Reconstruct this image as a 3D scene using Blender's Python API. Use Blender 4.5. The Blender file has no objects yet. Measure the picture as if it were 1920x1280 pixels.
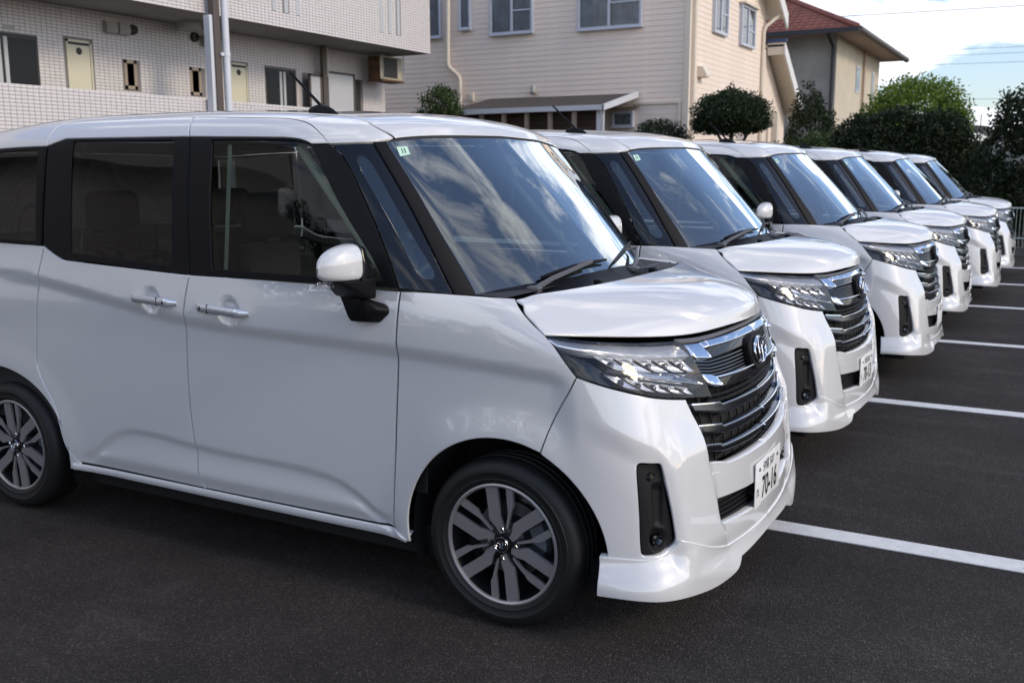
import bpy, bmesh, math, random
from mathutils import Vector, Matrix
from mathutils.geometry import delaunay_2d_cdt
R = math.radians
rnd = random.Random(7)
scene = bpy.context.scene
col = scene.collection
# ------------------------------------------------------------------ camera, sky, sun, exposure
cam_d = bpy.data.cameras.new('camera'); cam = bpy.data.objects.new('camera', cam_d); col.objects.link(cam)
cam_d.sensor_width = 36; cam_d.lens = 34.86; cam_d.clip_start = .05; cam_d.clip_end = 4000
cam.location = (1.5187, -3.4542, 1.4841)
YAW, PITCH, ROLL = R(29.005), R(-9.758), R(-.15)
_d = Vector((-math.sin(YAW)*math.cos(PITCH), math.cos(YAW)*math.cos(PITCH), math.sin(PITCH)))
_rt = _d.cross(Vector((0, 0, 1))).normalized(); _up = _rt.cross(_d)
_r2 = math.cos(ROLL)*_rt+math.sin(ROLL)*_up; _u2 = -math.sin(ROLL)*_rt+math.cos(ROLL)*_up
cam.rotation_euler = Matrix((_r2, _u2, -_d)).transposed().to_euler()
cam_d.dof.use_dof = True; cam_d.dof.focus_distance = 3.5; cam_d.dof.aperture_fstop = 5.6
scene.camera = cam
SUN_EL, SUN_AZ = R(31), R(-4)       # towards the sun: +X turned 4 degrees to -Y
world = bpy.data.worlds.new('World'); scene.world = world; world.use_nodes = True
wn = world.node_tree.nodes; wl = world.node_tree.links; wn.clear()
w_out = wn.new('ShaderNodeOutputWorld'); w_bg = wn.new('ShaderNodeBackground'); w_bg.inputs['Strength'].default_value = .13
sky = wn.new('ShaderNodeTexSky'); sky.sky_type = 'NISHITA'; sky.sun_disc = False
sky.sun_elevation = SUN_EL; sky.sun_rotation = math.pi/2-SUN_AZ; sky.air_density = 1.0; sky.dust_density = 1.0; sky.ozone_density = 1.0
# broken cloud, the same field over the whole sky (direction projected on a flat cloud layer)
tc = wn.new('ShaderNodeTexCoord'); sep = wn.new('ShaderNodeSeparateXYZ'); wl.new(tc.outputs['Generated'], sep.inputs[0])
def wm(op, a, b=None, clamp=False):
    n = wn.new('ShaderNodeMath'); n.operation = op; n.use_clamp = clamp
    for i, x in enumerate((a, b)):
        if x is None: continue
        if isinstance(x, (int, float)): n.inputs[i].default_value = x
        else: wl.new(x, n.inputs[i])
    return n.outputs[0]
zc = wm('ADD', wm('MAXIMUM', sep.outputs['Z'], 0.0), .14)
cmb = wn.new('ShaderNodeCombineXYZ'); wl.new(wm('DIVIDE', sep.outputs['X'], zc), cmb.inputs[0]); wl.new(wm('DIVIDE', sep.outputs['Y'], zc), cmb.inputs[1])
cn = wn.new('ShaderNodeTexNoise'); cn.inputs['Scale'].default_value = 1.35; cn.inputs['Detail'].default_value = 9; cn.inputs['Roughness'].default_value = .62; cn.inputs['Distortion'].default_value = .25
mp = wn.new('ShaderNodeMapping'); mp.inputs['Location'].default_value = (3.1, 1.7, .3); wl.new(cmb.outputs[0], mp.inputs[0]); wl.new(mp.outputs[0], cn.inputs['Vector'])
cr = wn.new('ShaderNodeValToRGB'); cr.color_ramp.elements[0].position = .466; cr.color_ramp.elements[1].position = .545; wl.new(cn.outputs['Fac'], cr.inputs[0])
mixc = wn.new('ShaderNodeMix'); mixc.data_type = 'RGBA'; wl.new(cr.outputs['Color'], mixc.inputs['Factor'])
tn = wn.new('ShaderNodeMix'); tn.data_type = 'RGBA'; tn.blend_type = 'MULTIPLY'; tn.inputs['Factor'].default_value = 1; wl.new(sky.outputs[0], tn.inputs['A']); tn.inputs['B'].default_value = (.84, .86, .98, 1); wl.new(tn.outputs['Result'], mixc.inputs['A']); mixc.inputs['B'].default_value = (6.3, 6.55, 7.1, 1)
wl.new(mixc.outputs['Result'], w_bg.inputs['Color']); wl.new(w_bg.outputs[0], w_out.inputs['Surface'])
sun_d = bpy.data.lights.new('sun', 'SUN'); sun_d.energy = 1.0; sun_d.angle = R(14); sun_d.color = (1, .86, .66)
sun = bpy.data.objects.new('sun', sun_d); col.objects.link(sun)
_s = Vector((math.cos(SUN_EL)*math.cos(SUN_AZ), math.cos(SUN_EL)*math.sin(SUN_AZ), math.sin(SUN_EL)))
sun.rotation_euler = (-_s).to_track_quat('-Z', 'Y').to_euler(); sun.location = (20, 8, 20)
vs = scene.view_settings; vs.view_transform = 'Standard'; vs.look = 'None'; vs.exposure = 0.75; vs.gamma = 1; vs.use_curve_mapping = False
scene.cycles.max_bounces = 10; scene.cycles.transparent_max_bounces = 16; scene.cycles.glossy_bounces = 5
# ------------------------------------------------------------------ materials
def node_mat(name):
    m = bpy.data.materials.new(name); m.use_nodes = True
    return m, m.node_tree.nodes, m.node_tree.links, m.node_tree.nodes['Principled BSDF']
def mat(name, c, rough=.5, metal=0., coat=0., coat_r=.03, spec=.5, var=0., vscale=4., bump=0., bscale=60., c2=None, coat_ior=1.5):
    m, n, l, b = node_mat(name)
    b.inputs['Base Color'].default_value = (*c, 1); b.inputs['Roughness'].default_value = rough; b.inputs['Metallic'].default_value = metal
    b.inputs['Coat Weight'].default_value = coat; b.inputs['Coat Roughness'].default_value = coat_r; b.inputs['Specular IOR Level'].default_value = spec
    if coat: b.inputs['Coat IOR'].default_value = coat_ior
    if var or bump:
        t = n.new('ShaderNodeTexCoord')
    if var:
        k = n.new('ShaderNodeTexNoise'); k.inputs['Scale'].default_value = vscale; k.inputs['Detail'].default_value = 7; k.inputs['Roughness'].default_value = .65
        l.new(t.outputs['Object'], k.inputs['Vector'])
        r = n.new('ShaderNodeValToRGB'); r.color_ramp.elements[0].position = .32; r.color_ramp.elements[1].position = .68
        d = c2 or tuple(x*(1-var) for x in c)
        r.color_ramp.elements[0].color = (*d, 1); r.color_ramp.elements[1].color = (*c, 1)
        l.new(k.outputs['Fac'], r.inputs[0]); l.new(r.outputs[0], b.inputs['Base Color'])
    if bump:
        k2 = n.new('ShaderNodeTexNoise'); k2.inputs['Scale'].default_value = bscale; k2.inputs['Detail'].default_value = 4
        l.new(t.outputs['Object'], k2.inputs['Vector'])
        bp = n.new('ShaderNodeBump'); bp.inputs['Strength'].default_value = bump; bp.inputs['Distance'].default_value = .01
        l.new(k2.outputs['Fac'], bp.inputs['Height']); l.new(bp.outputs[0], b.inputs['Normal'])
    return m
def glass(name, tint, rough=0.0, ior=1.5, boost=1.0, rc=(1, 1, 1)):
    """thin pane: tinted see-through plus mirror reflection by Fresnel"""
    m = bpy.data.materials.new(name); m.use_nodes = True; n = m.node_tree.nodes; l = m.node_tree.links; n.clear()
    o = n.new('ShaderNodeOutputMaterial'); t = n.new('ShaderNodeBsdfTransparent'); g = n.new('ShaderNodeBsdfGlossy'); mx = n.new('ShaderNodeMixShader'); f = n.new('ShaderNodeFresnel')
    t.inputs[0].default_value = (*tint, 1); g.inputs['Color'].default_value = (*rc, 1); g.inputs['Roughness'].default_value = rough; f.inputs['IOR'].default_value = ior
    mu = n.new('ShaderNodeMath'); mu.operation = 'MULTIPLY'; mu.use_clamp = True; mu.inputs[1].default_value = boost; l.new(f.outputs[0], mu.inputs[0])
    l.new(mu.outputs[0], mx.inputs[0]); l.new(t.outputs[0], mx.inputs[1]); l.new(g.outputs[0], mx.inputs[2]); l.new(mx.outputs[0], o.inputs[0])
    return m
M = {}
M['paint'] = mat('pearl_white_paint', (.66, .66, .66), .34, 0, 1.0, .006, coat_ior=1.95)
M['black'] = mat('matte_black_trim', (.0055, .0055, .007), .5, spec=.16)
M['blackp'] = mat('black_grained_plastic', (.010, .010, .011), .5, spec=.2, bump=.12, bscale=900)
M['gloss'] = mat('gloss_black', (.008, .008, .010), .06)
M['seal'] = mat('rubber_seal_and_gap_black', (.01, .01, .01), .7)
M['chrome'] = mat('chrome', (.82, .83, .85), .06, 1.0)
M['satin'] = mat('satin_silver', (.70, .73, .78), .22, .7)
M['gun'] = mat('gunmetal_chrome', (.10, .105, .12), .16, 1.0)
M['grey'] = mat('dark_grey_trim', (.10, .10, .11), .45)
M['ws'] = glass('windscreen_glass', (.72, .81, .78), boost=3.4, rc=(.97, 1.0, .97))
M['clear'] = glass('door_glass', (.60, .66, .60), boost=.5)
M['priv'] = glass('privacy_glass', (.17, .175, .18), boost=.62)
M['frit'] = mat('black_glass_border', (.008, .009, .012), .04)
M['lens'] = glass('lamp_lens', (.985, .985, .99), boost=.75)
M['refl'] = mat('lamp_reflector', (.86, .87, .90), .14, .55)
M['tube'] = mat('lamp_light_guide', (.86, .88, .91), .12, .75)
M['tyre'] = mat('tyre_rubber', (.0075, .0075, .008), .6, var=.3, vscale=30)
M['rim'] = mat('machined_rim_face', (.38, .37, .37), .36, .6)
M['rimb'] = mat('black_rim', (.012, .012, .014), .3)
M['disc'] = mat('brake_disc', (.25, .26, .28), .35, 1.0)
M['caliper'] = mat('brake_caliper', (.30, .33, .36), .4, .6)
M['inner'] = mat('interior_dark', (.018, .018, .020), .7, var=.25, vscale=12)
M['fabric'] = mat('seat_fabric', (.02, .02, .022), .9, bump=.2, bscale=500)
M['trim'] = mat('pale_pillar_trim', (.42, .45, .42), .6)
M['liner'] = mat('pale_headliner', (.48, .49, .48), .8, var=.08)
M['plate'] = mat('plate_white', (.80, .80, .79), .35)
M['ink'] = mat('plate_ink', (.006, .012, .008), .5)
M['stick'] = mat('sticker_green', (.50, .72, .58), .5)
M['under'] = mat('underbody', (.006, .006, .006), .85)
M['lamp_orange'] = glass('signal_lens', (.9, .85, .8))
# ------------------------------------------------------------------ small helpers
def tag(o, label=None, cat=None, group=None, kind=None):
    for k, v in (('label', label), ('category', cat), ('group', group), ('kind', kind)):
        if v: o[k] = v
    return o
def empty(name, loc=(0, 0, 0), rz=0, parent=None):
    o = bpy.data.objects.new(name, None); col.objects.link(o); o.location = loc; o.rotation_euler = (0, 0, rz); o.empty_display_size = .2
    if parent: o.parent = parent
    return o
def link_mesh(name, me, m, parent=None):
    if m and not me.materials: me.materials.append(m)
    o = bpy.data.objects.new(name, me); col.objects.link(o)
    if parent is not None: o.parent = parent
    return o
class MB:
    def __init__(s): s.v = []; s.f = []
    def add(s, v, f):
        b = len(s.v); s.v += [tuple(x) for x in v]; s.f += [tuple(i+b for i in q) for q in f]; return s
    def box(s, a, b, bev=0):
        x0, y0, z0 = a; x1, y1, z1 = b
        if x0 > x1: x0, x1 = x1, x0
        if y0 > y1: y0, y1 = y1, y0
        if z0 > z1: z0, z1 = z1, z0
        if not bev:
            return s.add([(x0,y0,z0),(x1,y0,z0),(x1,y1,z0),(x0,y1,z0),(x0,y0,z1),(x1,y0,z1),(x1,y1,z1),(x0,y1,z1)],
                         [(0,3,2,1),(4,5,6,7),(0,1,5,4),(1,2,6,5),(2,3,7,6),(3,0,4,7)])
        bm = bmesh.new(); bmesh.ops.create_cube(bm, size=1)
        for w in bm.verts: w.co = ((x0+x1)/2+w.co.x*(x1-x0), (y0+y1)/2+w.co.y*(y1-y0), (z0+z1)/2+w.co.z*(z1-z0))
        bmesh.ops.bevel(bm, geom=bm.edges[:], offset=bev, segments=2, profile=.5, affect='EDGES')
        bm.verts.index_update(); s.add([w.co[:] for w in bm.verts], [[w.index for w in q.verts] for q in bm.faces]); bm.free(); return s
    def prism(s, pts, fn, d0, d1):
        """2-D polygon extruded: fn(a, b, depth) -> xyz ; quads on the sides, n-gons on the ends"""
        n = len(pts)
        return s.add([fn(a, b, d0) for a, b in pts]+[fn(a, b, d1) for a, b in pts],
                     [tuple(range(n))[::-1], tuple(range(n, 2*n))]+[(i, (i+1) % n, n+(i+1) % n, n+i) for i in range(n)])
    def tube(s, path, r, n=8, cap=True, rf=None):
        P = [Vector(p) for p in path]; rings = []
        prev = None
        for i, p in enumerate(P):
            t = (P[min(i+1, len(P)-1)]-P[max(i-1, 0)]).normalized()
            a = prev if prev is not None else (Vector((0, 0, 1)) if abs(t.z) < .9 else Vector((1, 0, 0)))
            a = (a-t*a.dot(t)).normalized(); b = t.cross(a); prev = a
            rr = rf(i/(len(P)-1)) if rf else r
            rings.append([p+(a*math.cos(q)+b*math.sin(q))*rr for q in [2*math.pi*k/n for k in range(n)]])
        v = [q for g in rings for q in g]
        f = [(i*n+k, i*n+(k+1) % n, (i+1)*n+(k+1) % n, (i+1)*n+k) for i in range(len(P)-1) for k in range(n)]
        if cap: f += [tuple(range(n))[::-1], tuple((len(P)-1)*n+k for k in range(n))]
        return s.add(v, f)
    def grid(s, fn, nu, nv, closed_u=False):
        v = [fn(i/nu, j/nv) for j in range(nv+1) for i in range(nu+1)]
        return s.add(v, [(j*(nu+1)+i, j*(nu+1)+i+1, (j+1)*(nu+1)+i+1, (j+1)*(nu+1)+i) for j in range(nv) for i in range(nu)])
    def lathe(s, prof, fn, n=48, a0=0, a1=2*math.pi):
        """prof: (r, h) list; fn(r, ang, h) -> xyz"""
        k = len(prof); full = abs(a1-a0-2*math.pi) < 1e-6; m = n if full else n+1
        v = [fn(r, a0+(a1-a0)*i/n, h) for i in range(m) for r, h in prof]
        f = [(i*k+j, ((i+1) % m)*k+j, ((i+1) % m)*k+j+1, i*k+j+1) for i in range(n) for j in range(k-1)]
        return s.add(v, f)
    def mirror(s):
        v = [(x, -y, z) for x, y, z in s.v]; q = MB(); q.v = v; q.f = [tuple(reversed(t)) for t in s.f]; return q
    def mesh(s, name, smooth=35):
        me = bpy.data.meshes.new(name); me.from_pydata([tuple(map(float, q)) for q in s.v], [], s.f)
        bm = bmesh.new(); bm.from_mesh(me); bmesh.ops.remove_doubles(bm, verts=bm.verts[:], dist=1e-5); bmesh.ops.recalc_face_normals(bm, faces=bm.faces[:]); bm.to_mesh(me); bm.free()
        if smooth:
            me.shade_smooth(); me.set_sharp_from_angle(angle=R(smooth))
        return me
    def obj(s, name, m, parent=None, smooth=35): return link_mesh(name, s.mesh(name, smooth), m, parent)
import numpy as np
def _nspl(t, P):
    """natural cubic spline second derivatives along axis 0"""
    n = len(t); h = np.diff(t)
    A = np.zeros((n, n)); B = np.zeros((n,) + P.shape[1:])
    A[0, 0] = A[-1, -1] = 1
    for i in range(1, n-1):
        A[i, i-1] = h[i-1]; A[i, i] = 2*(h[i-1]+h[i]); A[i, i+1] = h[i]
        B[i] = 6*((P[i+1]-P[i])/h[i]-(P[i]-P[i-1])/h[i-1])
    return np.tensordot(np.linalg.inv(A), B, 1)
def _basis(t, x):
    """matrix W (len x, len t) with spline(x) = W @ P"""
    t = np.asarray(t, float); x = np.asarray(x, float); n = len(t)
    M = _nspl(t, np.eye(n))
    i = np.clip(np.searchsorted(t, x)-1, 0, n-2); h = t[i+1]-t[i]
    xx = np.clip(x, t[0], t[-1])
    a = (t[i+1]-xx)/h; b = (xx-t[i])/h
    W = np.zeros((len(x), n)); r = np.arange(len(x))
    W[r, i] += a; W[r, i+1] += b
    W += ((a**3-a)*h*h/6)[:, None]*M[i]+((b**3-b)*h*h/6)[:, None]*M[i+1]
    return W
class Net:
    def __init__(s, us, vs, P, disp=None):
        s.us = np.array(us, float); s.vs = np.array(vs, float); s.P = np.array(P, float); s.disp = disp  # P[v][u]
    def raw(s, u, v):
        Wu = _basis(s.us, u); Wv = _basis(s.vs, v)
        return np.einsum('nv,nu,vuk->nk', Wv, Wu, s.P)
    def nraw(s, u, v, e=2e-3):
        a = s.raw(u+e, v)-s.raw(u-e, v); b = s.raw(u, v+e)-s.raw(u, v-e)
        n = np.cross(a, b); return n/np.maximum(np.linalg.norm(n, axis=1), 1e-12)[:, None]
    def __call__(s, u, v):
        u = np.asarray(u, float); v = np.asarray(v, float)
        p = s.raw(u, v)
        if s.disp is not None: p = p+s.nraw(u, v)*s.disp(u, v, p)[:, None]
        return p
    def n(s, u, v, e=1.5e-3):
        u = np.asarray(u, float); v = np.asarray(v, float)
        a = s(u+e, v)-s(u-e, v); b = s(u, v+e)-s(u, v-e)
        n = np.cross(a, b); return n/np.maximum(np.linalg.norm(n, axis=1), 1e-12)[:, None]
def sst(a, b, x):
    t = np.clip((x-a)/(b-a), 0, 1); return t*t*(3-2*t)
# ---- lower body: side and front wrap (right half, y < 0; u runs forward along the side then round the nose)
LU = [-4.05, -3.55, -3.15, -2.90, -2.20, -1.40, -.70, -.30, .0, .14, .30, .44, .545, .685, .86, 1.09, 1.31]
def _row(z, side, rear, front, zs=None):
    """side: half widths at x=-2.2,-1.4,-.7,-.3,0 ; front: 8 (x,y) A..H"""
    zz = lambda k: z if zs is None else zs[k]
    r = [(rear, 0, zz(0)), (rear+.02, -.50, zz(1)), (rear+.10, -.76, zz(2)), (-2.90, -side[0]+.012, zz(3))]
    for k, x in enumerate((-2.2, -1.4, -.7, -.3, 0.)): r.append((x, -side[k], zz(4+k)))
    for k, (x, y) in enumerate(front): r.append((x, -y, zz(9+k)))
    return r
LV = [.12, .25, .37, .50, .62, .74, .86, .95, 1.03, 1.12, 1.22]
LP = [
 _row(.12, [.800]*5, -2.98, [(.14,.795),(.30,.790),(.44,.770),(.515,.725),(.57,.61),(.61,.45),(.64,.22),(.65,0)]),
 _row(.25, [.815,.818,.818,.815,.814], -3.02, [(.14,.812),(.30,.806),(.445,.786),(.525,.740),(.58,.62),(.618,.45),(.648,.22),(.657,0)]),
 _row(.37, [.822,.826,.826,.824,.822], -3.03, [(.14,.818),(.30,.810),(.44,.786),(.518,.735),(.572,.62),(.612,.45),(.643,.22),(.653,0)]),
 _row(.50, [.824,.829,.829,.827,.824], -3.03, [(.14,.818),(.295,.808),(.43,.782),(.505,.728),(.558,.61),(.602,.445),(.636,.22),(.647,0)]),
 _row(.62, [.825,.830,.830,.828,.824], -3.03, [(.14,.817),(.29,.805),(.415,.776),(.488,.716),(.543,.60),(.590,.435),(.626,.215),(.638,0)]),
 _row(.74, [.826,.831,.831,.829,.823], -3.02, [(.14,.815),(.28,.801),(.385,.768),(.456,.704),(.515,.59),(.567,.43),(.607,.213),(.620,0)]),
 _row(.86, [.826,.832,.832,.829,.821], -3.01, [(.135,.811),(.255,.796),(.345,.762),(.415,.697),(.478,.58),(.535,.42),(.582,.21),(.597,0)]),
 _row(.95, [.828,.834,.834,.830,.818], -3.00, [(.125,.806),(.215,.789),(.29,.755),(.356,.69),(.422,.575),(.490,.415),(.545,.208),(.562,0)]),
 _row(1.03, [.823,.829,.829,.822,.801], -2.99, [(.095,.781),(.16,.755),(.22,.72),(.28,.66),(.34,.555),(.42,.40),(.48,.20),(.50,0)],
      [1.03]*8+[1.035]+[1.025,1.012,1.005,1.0,.995,.99,.99,.99]),
 _row(1.12, [.812,.817,.817,.800,.745], -2.98, [(.055,.715),(.09,.68),(.13,.64),(.17,.58),(.22,.49),(.29,.36),(.35,.18),(.37,0)],
      [1.12]*7+[1.105]+[1.088]+[1.078,1.068,1.062,1.058,1.055,1.055,1.055,1.055]),
 _row(1.22, [.802,.807,.808,.755,.64], -2.96, [(.02,.61),(.04,.57),(.06,.53),(.09,.48),(.12,.40),(.16,.30),(.2,.15),(.21,0)],
      [1.22]*6+[1.205,1.13]+[1.10]+[1.09]*8),
]
def _fine(xs, ys):
    xs = np.array(xs, float); t = np.linspace(xs[0], xs[-1], 600); return t, _basis(xs, t) @ np.array(ys, float)
ZC = _fine([-3.0, -2.2, -1.35, -.93, -.38, -.05, .27], [1.10, 1.06, .952, .932, .916, .898, .872])
ZL = _fine([-3., -2.2, -1.95, -1.80, -1.66, -1.50, -1.34, -1.0, -.75, -.62, -.50, -.40, -.2, 0], [.24, .27, .345, .435, .466, .461, .450, .441, .432, .406, .340, .278, .22, .2])
ARCHES = ((0.012, .287), (-2.478, .287))
def ldisp(u, v, p):
    x, z = p[:, 0], p[:, 2]
    d = np.zeros(len(u))
    side = 1-sst(.18, .30, u)
    # upper character line: proud above, hollow just below
    zc = np.interp(x, *ZC)
    ins = -.016*(1-sst(zc-.050, zc+.010, z))
    # hollow fades out downwards on the fender (wheel bulge) and towards the lower crease
    zl = np.interp(x, *ZL)
    doors = sst(-2.12, -1.85, x)*(1-sst(-.46, -.36, x))
    # lower crease: the skin turns under, then flares out again and tucks in at the bottom edge
    low = 1-sst(zl-.030, zl+.008, z)
    fl = np.clip((zl-.030-z)/np.maximum(zl-.030-.315, .03), 0, 1)
    ins = ins+doors*(-.008*low+.010*fl*fl*(3-2*fl)*low-.011*(1-sst(.264, .335, z)))
    fend = 1-.75*sst(.10, .30, .86-z)*sst(-.36, -.10, x)
    d += ins*side*np.where(x > -.4, fend, 1)
    for hu, hz in ((-1.112, .984), (-1.520, .999)):
        d -= .017*(1-sst(.030, .056, np.hypot((x-hu)*1.0, (z-hz)*.98)))*side
    # arch flares
    for cx, cz in ARCHES:
        r = np.hypot(x-cx, z-cz)
        d += (.012 if cx > -1 else .006)*(1-sst(.365, .50, r))*side*(z > .1)
    # bumper: the side face sits back below a ridge that arches over the fog panel; the wing inboard of it is proud
    vr = np.interp(u, [.20, .245, .32, .42, .50, .575, .62], [.74, .745, .735, .705, .672, .640, .60])
    ub = np.interp(v, [.30, .60, .66], [.650, .612, .585])
    d -= .017*(1-sst(vr-.075, vr+.022, v))*(1-sst(ub-.045, ub+.015, u))*sst(.26, .46, u)*sst(.20, .30, v)
    wing = sst(.60, .68, u)*(1-sst(.60, .74, v))*sst(.24, .33, v)
    uc = np.interp(v, [.26, .36, .44, .57], [.92, .860, .835, .795])
    d += .018*wing*(1-.75*sst(uc-.012, uc+.035, u))
    return d
LOW = Net(LU, LV, LP, ldisp)
# ---- greenhouse and roof: rings from the belt up and over to the roof centre line
UU = [-4.0, -3.5, -3.10, -2.90, -2.20, -1.75, -1.20, -.68, -.56, -.43, -.30, -.03, .32]
def _ring(z, y, zs, fr, rear):
    """fr: six (x,y,z) S4..S9; side stations at x=-2.9,-2.2,-1.75,S3"""
    xr, x3 = rear
    r = [(xr, 0, zs[0]+.01), (xr+.01, -y*.55, zs[0]+.008), (xr+.10, -y*.93, zs[0]), (xr+.2, -y+.012, zs[0]),
         (-2.2, -y, zs[1]), (-1.75, -y, zs[2]), (x3, -y, zs[3])]
    return r+[(a, -b, c) for a, b, c in fr]
_b = [(-.37,.820,1.10), (-.258,.788,1.097), (-.158,.725,1.094), (-.098,.61,1.105), (-.006,.34,1.121), (.030,0,1.128)]
_t = [(-.672,.766,1.58), (-.597,.736,1.582), (-.527,.682,1.585), (-.506,.57,1.596), (-.460,.34,1.608), (-.434,0,1.615)]
def _mix(f, out):
    o = []
    for k, (a, b) in enumerate(zip(_b, _t)):
        q = [a[i]*(1-f)+b[i]*f for i in range(3)]
        w = (0, .2, .45, .8, 1, 1)[k]
        q[0] += out*w; q[1] += out*(1-w)*1.0; o.append(tuple(q))
    return o
UV = [-.08, 0, .16, .32, .46, .555, .64, .715, .82, 1.02, 1.44]
UP = [
 _ring(1.02, .829, [1.02]*4, _mix(-.165, -.006), (-2.99, -1.2)),
 _ring(1.10, .820, [1.10]*4, _mix(0, 0), (-2.985, -1.2)),
 _ring(1.26, .808, [1.26]*4, _mix(.333, .008), (-2.97, -1.2)),
 _ring(1.42, .792, [1.42]*4, _mix(.667, .008), (-2.95, -1.2)),
 _ring(1.58, .767, [1.555, 1.58, 1.581, 1.581], _t, (-2.92, -1.2)),
 _ring(1.63, .742, [1.605, 1.633, 1.635, 1.632], [(-.715,.741,1.622),(-.632,.711,1.622),(-.565,.662,1.622),(-.543,.555,1.634),(-.492,.33,1.647),(-.472,0,1.654)], (-2.90, -1.22)),
 _ring(1.675, .692, [1.645, 1.678, 1.682, 1.678], [(-.775,.690,1.662),(-.69,.664,1.658),(-.62,.625,1.655),(-.598,.525,1.663),(-.568,.31,1.676),(-.548,0,1.682)], (-2.87, -1.25)),
 _ring(1.70, .618, [1.665, 1.701, 1.706, 1.703], [(-.87,.615,1.687),(-.79,.592,1.682),(-.725,.555,1.679),(-.702,.465,1.685),(-.675,.275,1.696),(-.655,0,1.701)], (-2.82, -1.30)),
 _ring(1.715, .52, [1.678, 1.714, 1.720, 1.717], [(-.99,.517,1.702),(-.91,.498,1.698),(-.85,.467,1.695),(-.828,.39,1.699),(-.80,.23,1.708),(-.78,0,1.713)], (-2.74, -1.36)),
 _ring(1.73, .32, [1.69, 1.725, 1.731, 1.730], [(-1.16,.318,1.722),(-1.09,.306,1.719),(-1.05,.288,1.717),(-1.03,.24,1.719),(-1.01,.14,1.724),(-1.0,0,1.727)], (-2.62, -1.46)),
 _ring(1.735, .0, [1.695, 1.728, 1.735, 1.736], [(-1.42,0,1.735),(-1.39,0,1.735),(-1.37,0,1.735),(-1.36,0,1.735),(-1.355,0,1.735),(-1.35,0,1.735)], (-2.5, -1.56)),
]
UPR = Net(UU, UV, UP)
# ---- hood: u from centre (0) to edge (.80), v from cowl (0) to front (.56)
HU = [-.40, 0, .25, .45, .62, .745]
HV = [-.06, 0, .16, .30, .42, .50, .56]
def _h(c, ed):
    # mirror station at -.4
    r = [c]+ed; q = ed[1]
    return [(ed[1][0]*.85+ed[0][0]*.15, .40, ed[1][2]*.85+ed[0][2]*.15)]+[(a, -b, z) for a, b, z in r]
HP = [
 _h((.115,0,1.112), [(.105,.25,1.110),(.07,.45,1.104),(.02,.62,1.096),(-.04,.730,1.092)]),
 _h((.170,0,1.104), [(.155,.25,1.101),(.118,.45,1.095),(.075,.62,1.089),(.026,.742,1.084)]),
 _h((.320,0,1.088), [(.295,.25,1.083),(.235,.45,1.073),(.155,.63,1.062),(.068,.762,1.055)]),
 _h((.440,0,1.066), [(.405,.25,1.059),(.325,.44,1.045),(.215,.63,1.029),(.108,.778,1.026)]),
 _h((.525,0,1.037), [(.485,.25,1.029),(.395,.44,1.011),(.262,.63,1.002),(.133,.787,1.008)]),
 _h((.565,0,1.005), [(.52,.25,.997),(.430,.43,.983),(.285,.63,.986),(.147,.791,.998)]),
 _h((.577,0,.968), [(.535,.25,.962),(.445,.43,.957),(.298,.63,.974),(.155,.793,.991)]),
]
def hdisp(u, v, p):
    # raised centre with a crease running from the cowl corner to the front and turning across
    ua = np.abs(u)
    uc = np.interp(v, [0, .10, .20, .30, .40, .50, .56], [.70, .655, .585, .480, .385, .300, .26])
    d = .010*(1-sst(uc-.035, uc+.035, ua))
    return d*(1-sst(.47, .55, v)*.8)
HOOD = Net(HU, HV, HP, hdisp)
# ------------------------------------------------------------------ trimmed panels on the body surfaces
def curve(pts, step):
    P = np.array(pts, float)
    if len(P) == 2:
        n = max(1, int(math.ceil(np.hypot(*(P[1]-P[0]))/step))); t = np.linspace(0, 1, n+1)[:, None]; return P[0]*(1-t)+P[1]*t
    t = np.concatenate([[0], np.cumsum(np.sqrt(np.hypot(*np.diff(P, axis=0).T)))])
    L = np.hypot(*np.diff(P, axis=0).T).sum(); n = max(2, int(math.ceil(L/step)))
    return _basis(t, np.linspace(0, t[-1], n*1+1)) @ P
def outline(segs, step):
    o = []
    for s in segs: o.append(curve(s, step)[:-1])
    P = np.concatenate(o); keep = np.hypot(*(P-np.roll(P, 1, 0)).T) > 1e-4; return P[keep]
def loop(pts, step=.012):
    """closed smooth loop"""
    P = np.array(list(pts)+list(pts[:3]), float); Q = np.array(list(pts[-3:])+list(P), float)
    c = curve(Q, step/2); 
    a = np.argmin(np.hypot(*(c[:len(c)//2]-P[0]).T)); b = len(c)//2+np.argmin(np.hypot(*(c[len(c)//2:]-P[0]).T)); 
    return c[a:b][::2]
def inpoly(p, poly):
    x, y = p[:, 0], p[:, 1]; r = np.zeros(len(p), bool); a = poly; b = np.roll(poly, -1, 0)
    for (x0, y0), (x1, y1) in zip(a, b):
        if y0 == y1: continue
        c = ((y0 > y) != (y1 > y)) & (x < (x1-x0)*(y-y0)/(y1-y0)+x0); r ^= c
    return r
def pdist(p, poly):
    a = poly; d = np.roll(poly, -1, 0)-a; L = np.maximum((d*d).sum(1), 1e-12); out = np.full(len(p), 9.)
    for k in range(0, len(p), 2000):
        q = p[k:k+2000, None, :]-a[None]; t = np.clip((q*d[None]).sum(2)/L, 0, 1); e = q-t[..., None]*d[None]; out[k:k+2000] = np.sqrt((e*e).sum(2)).min(1)
    return out
def inset(poly, d):
    a = np.roll(poly, 1, 0); b = np.roll(poly, -1, 0)
    def nn(e): e = e/np.maximum(np.hypot(*e.T), 1e-9)[:, None]; return np.stack([-e[:, 1], e[:, 0]], 1)
    n = nn(poly-a)+nn(b-poly); l = np.maximum(np.hypot(*n.T), .75)[:, None]
    return poly+n/l*(2/l)*d*.5*2/ (2/l) if False else poly+n/l*d
def area(P): return .5*np.sum(P[:, 0]*np.roll(P[:, 1], -1)-np.roll(P[:, 0], -1)*P[:, 1])
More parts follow.
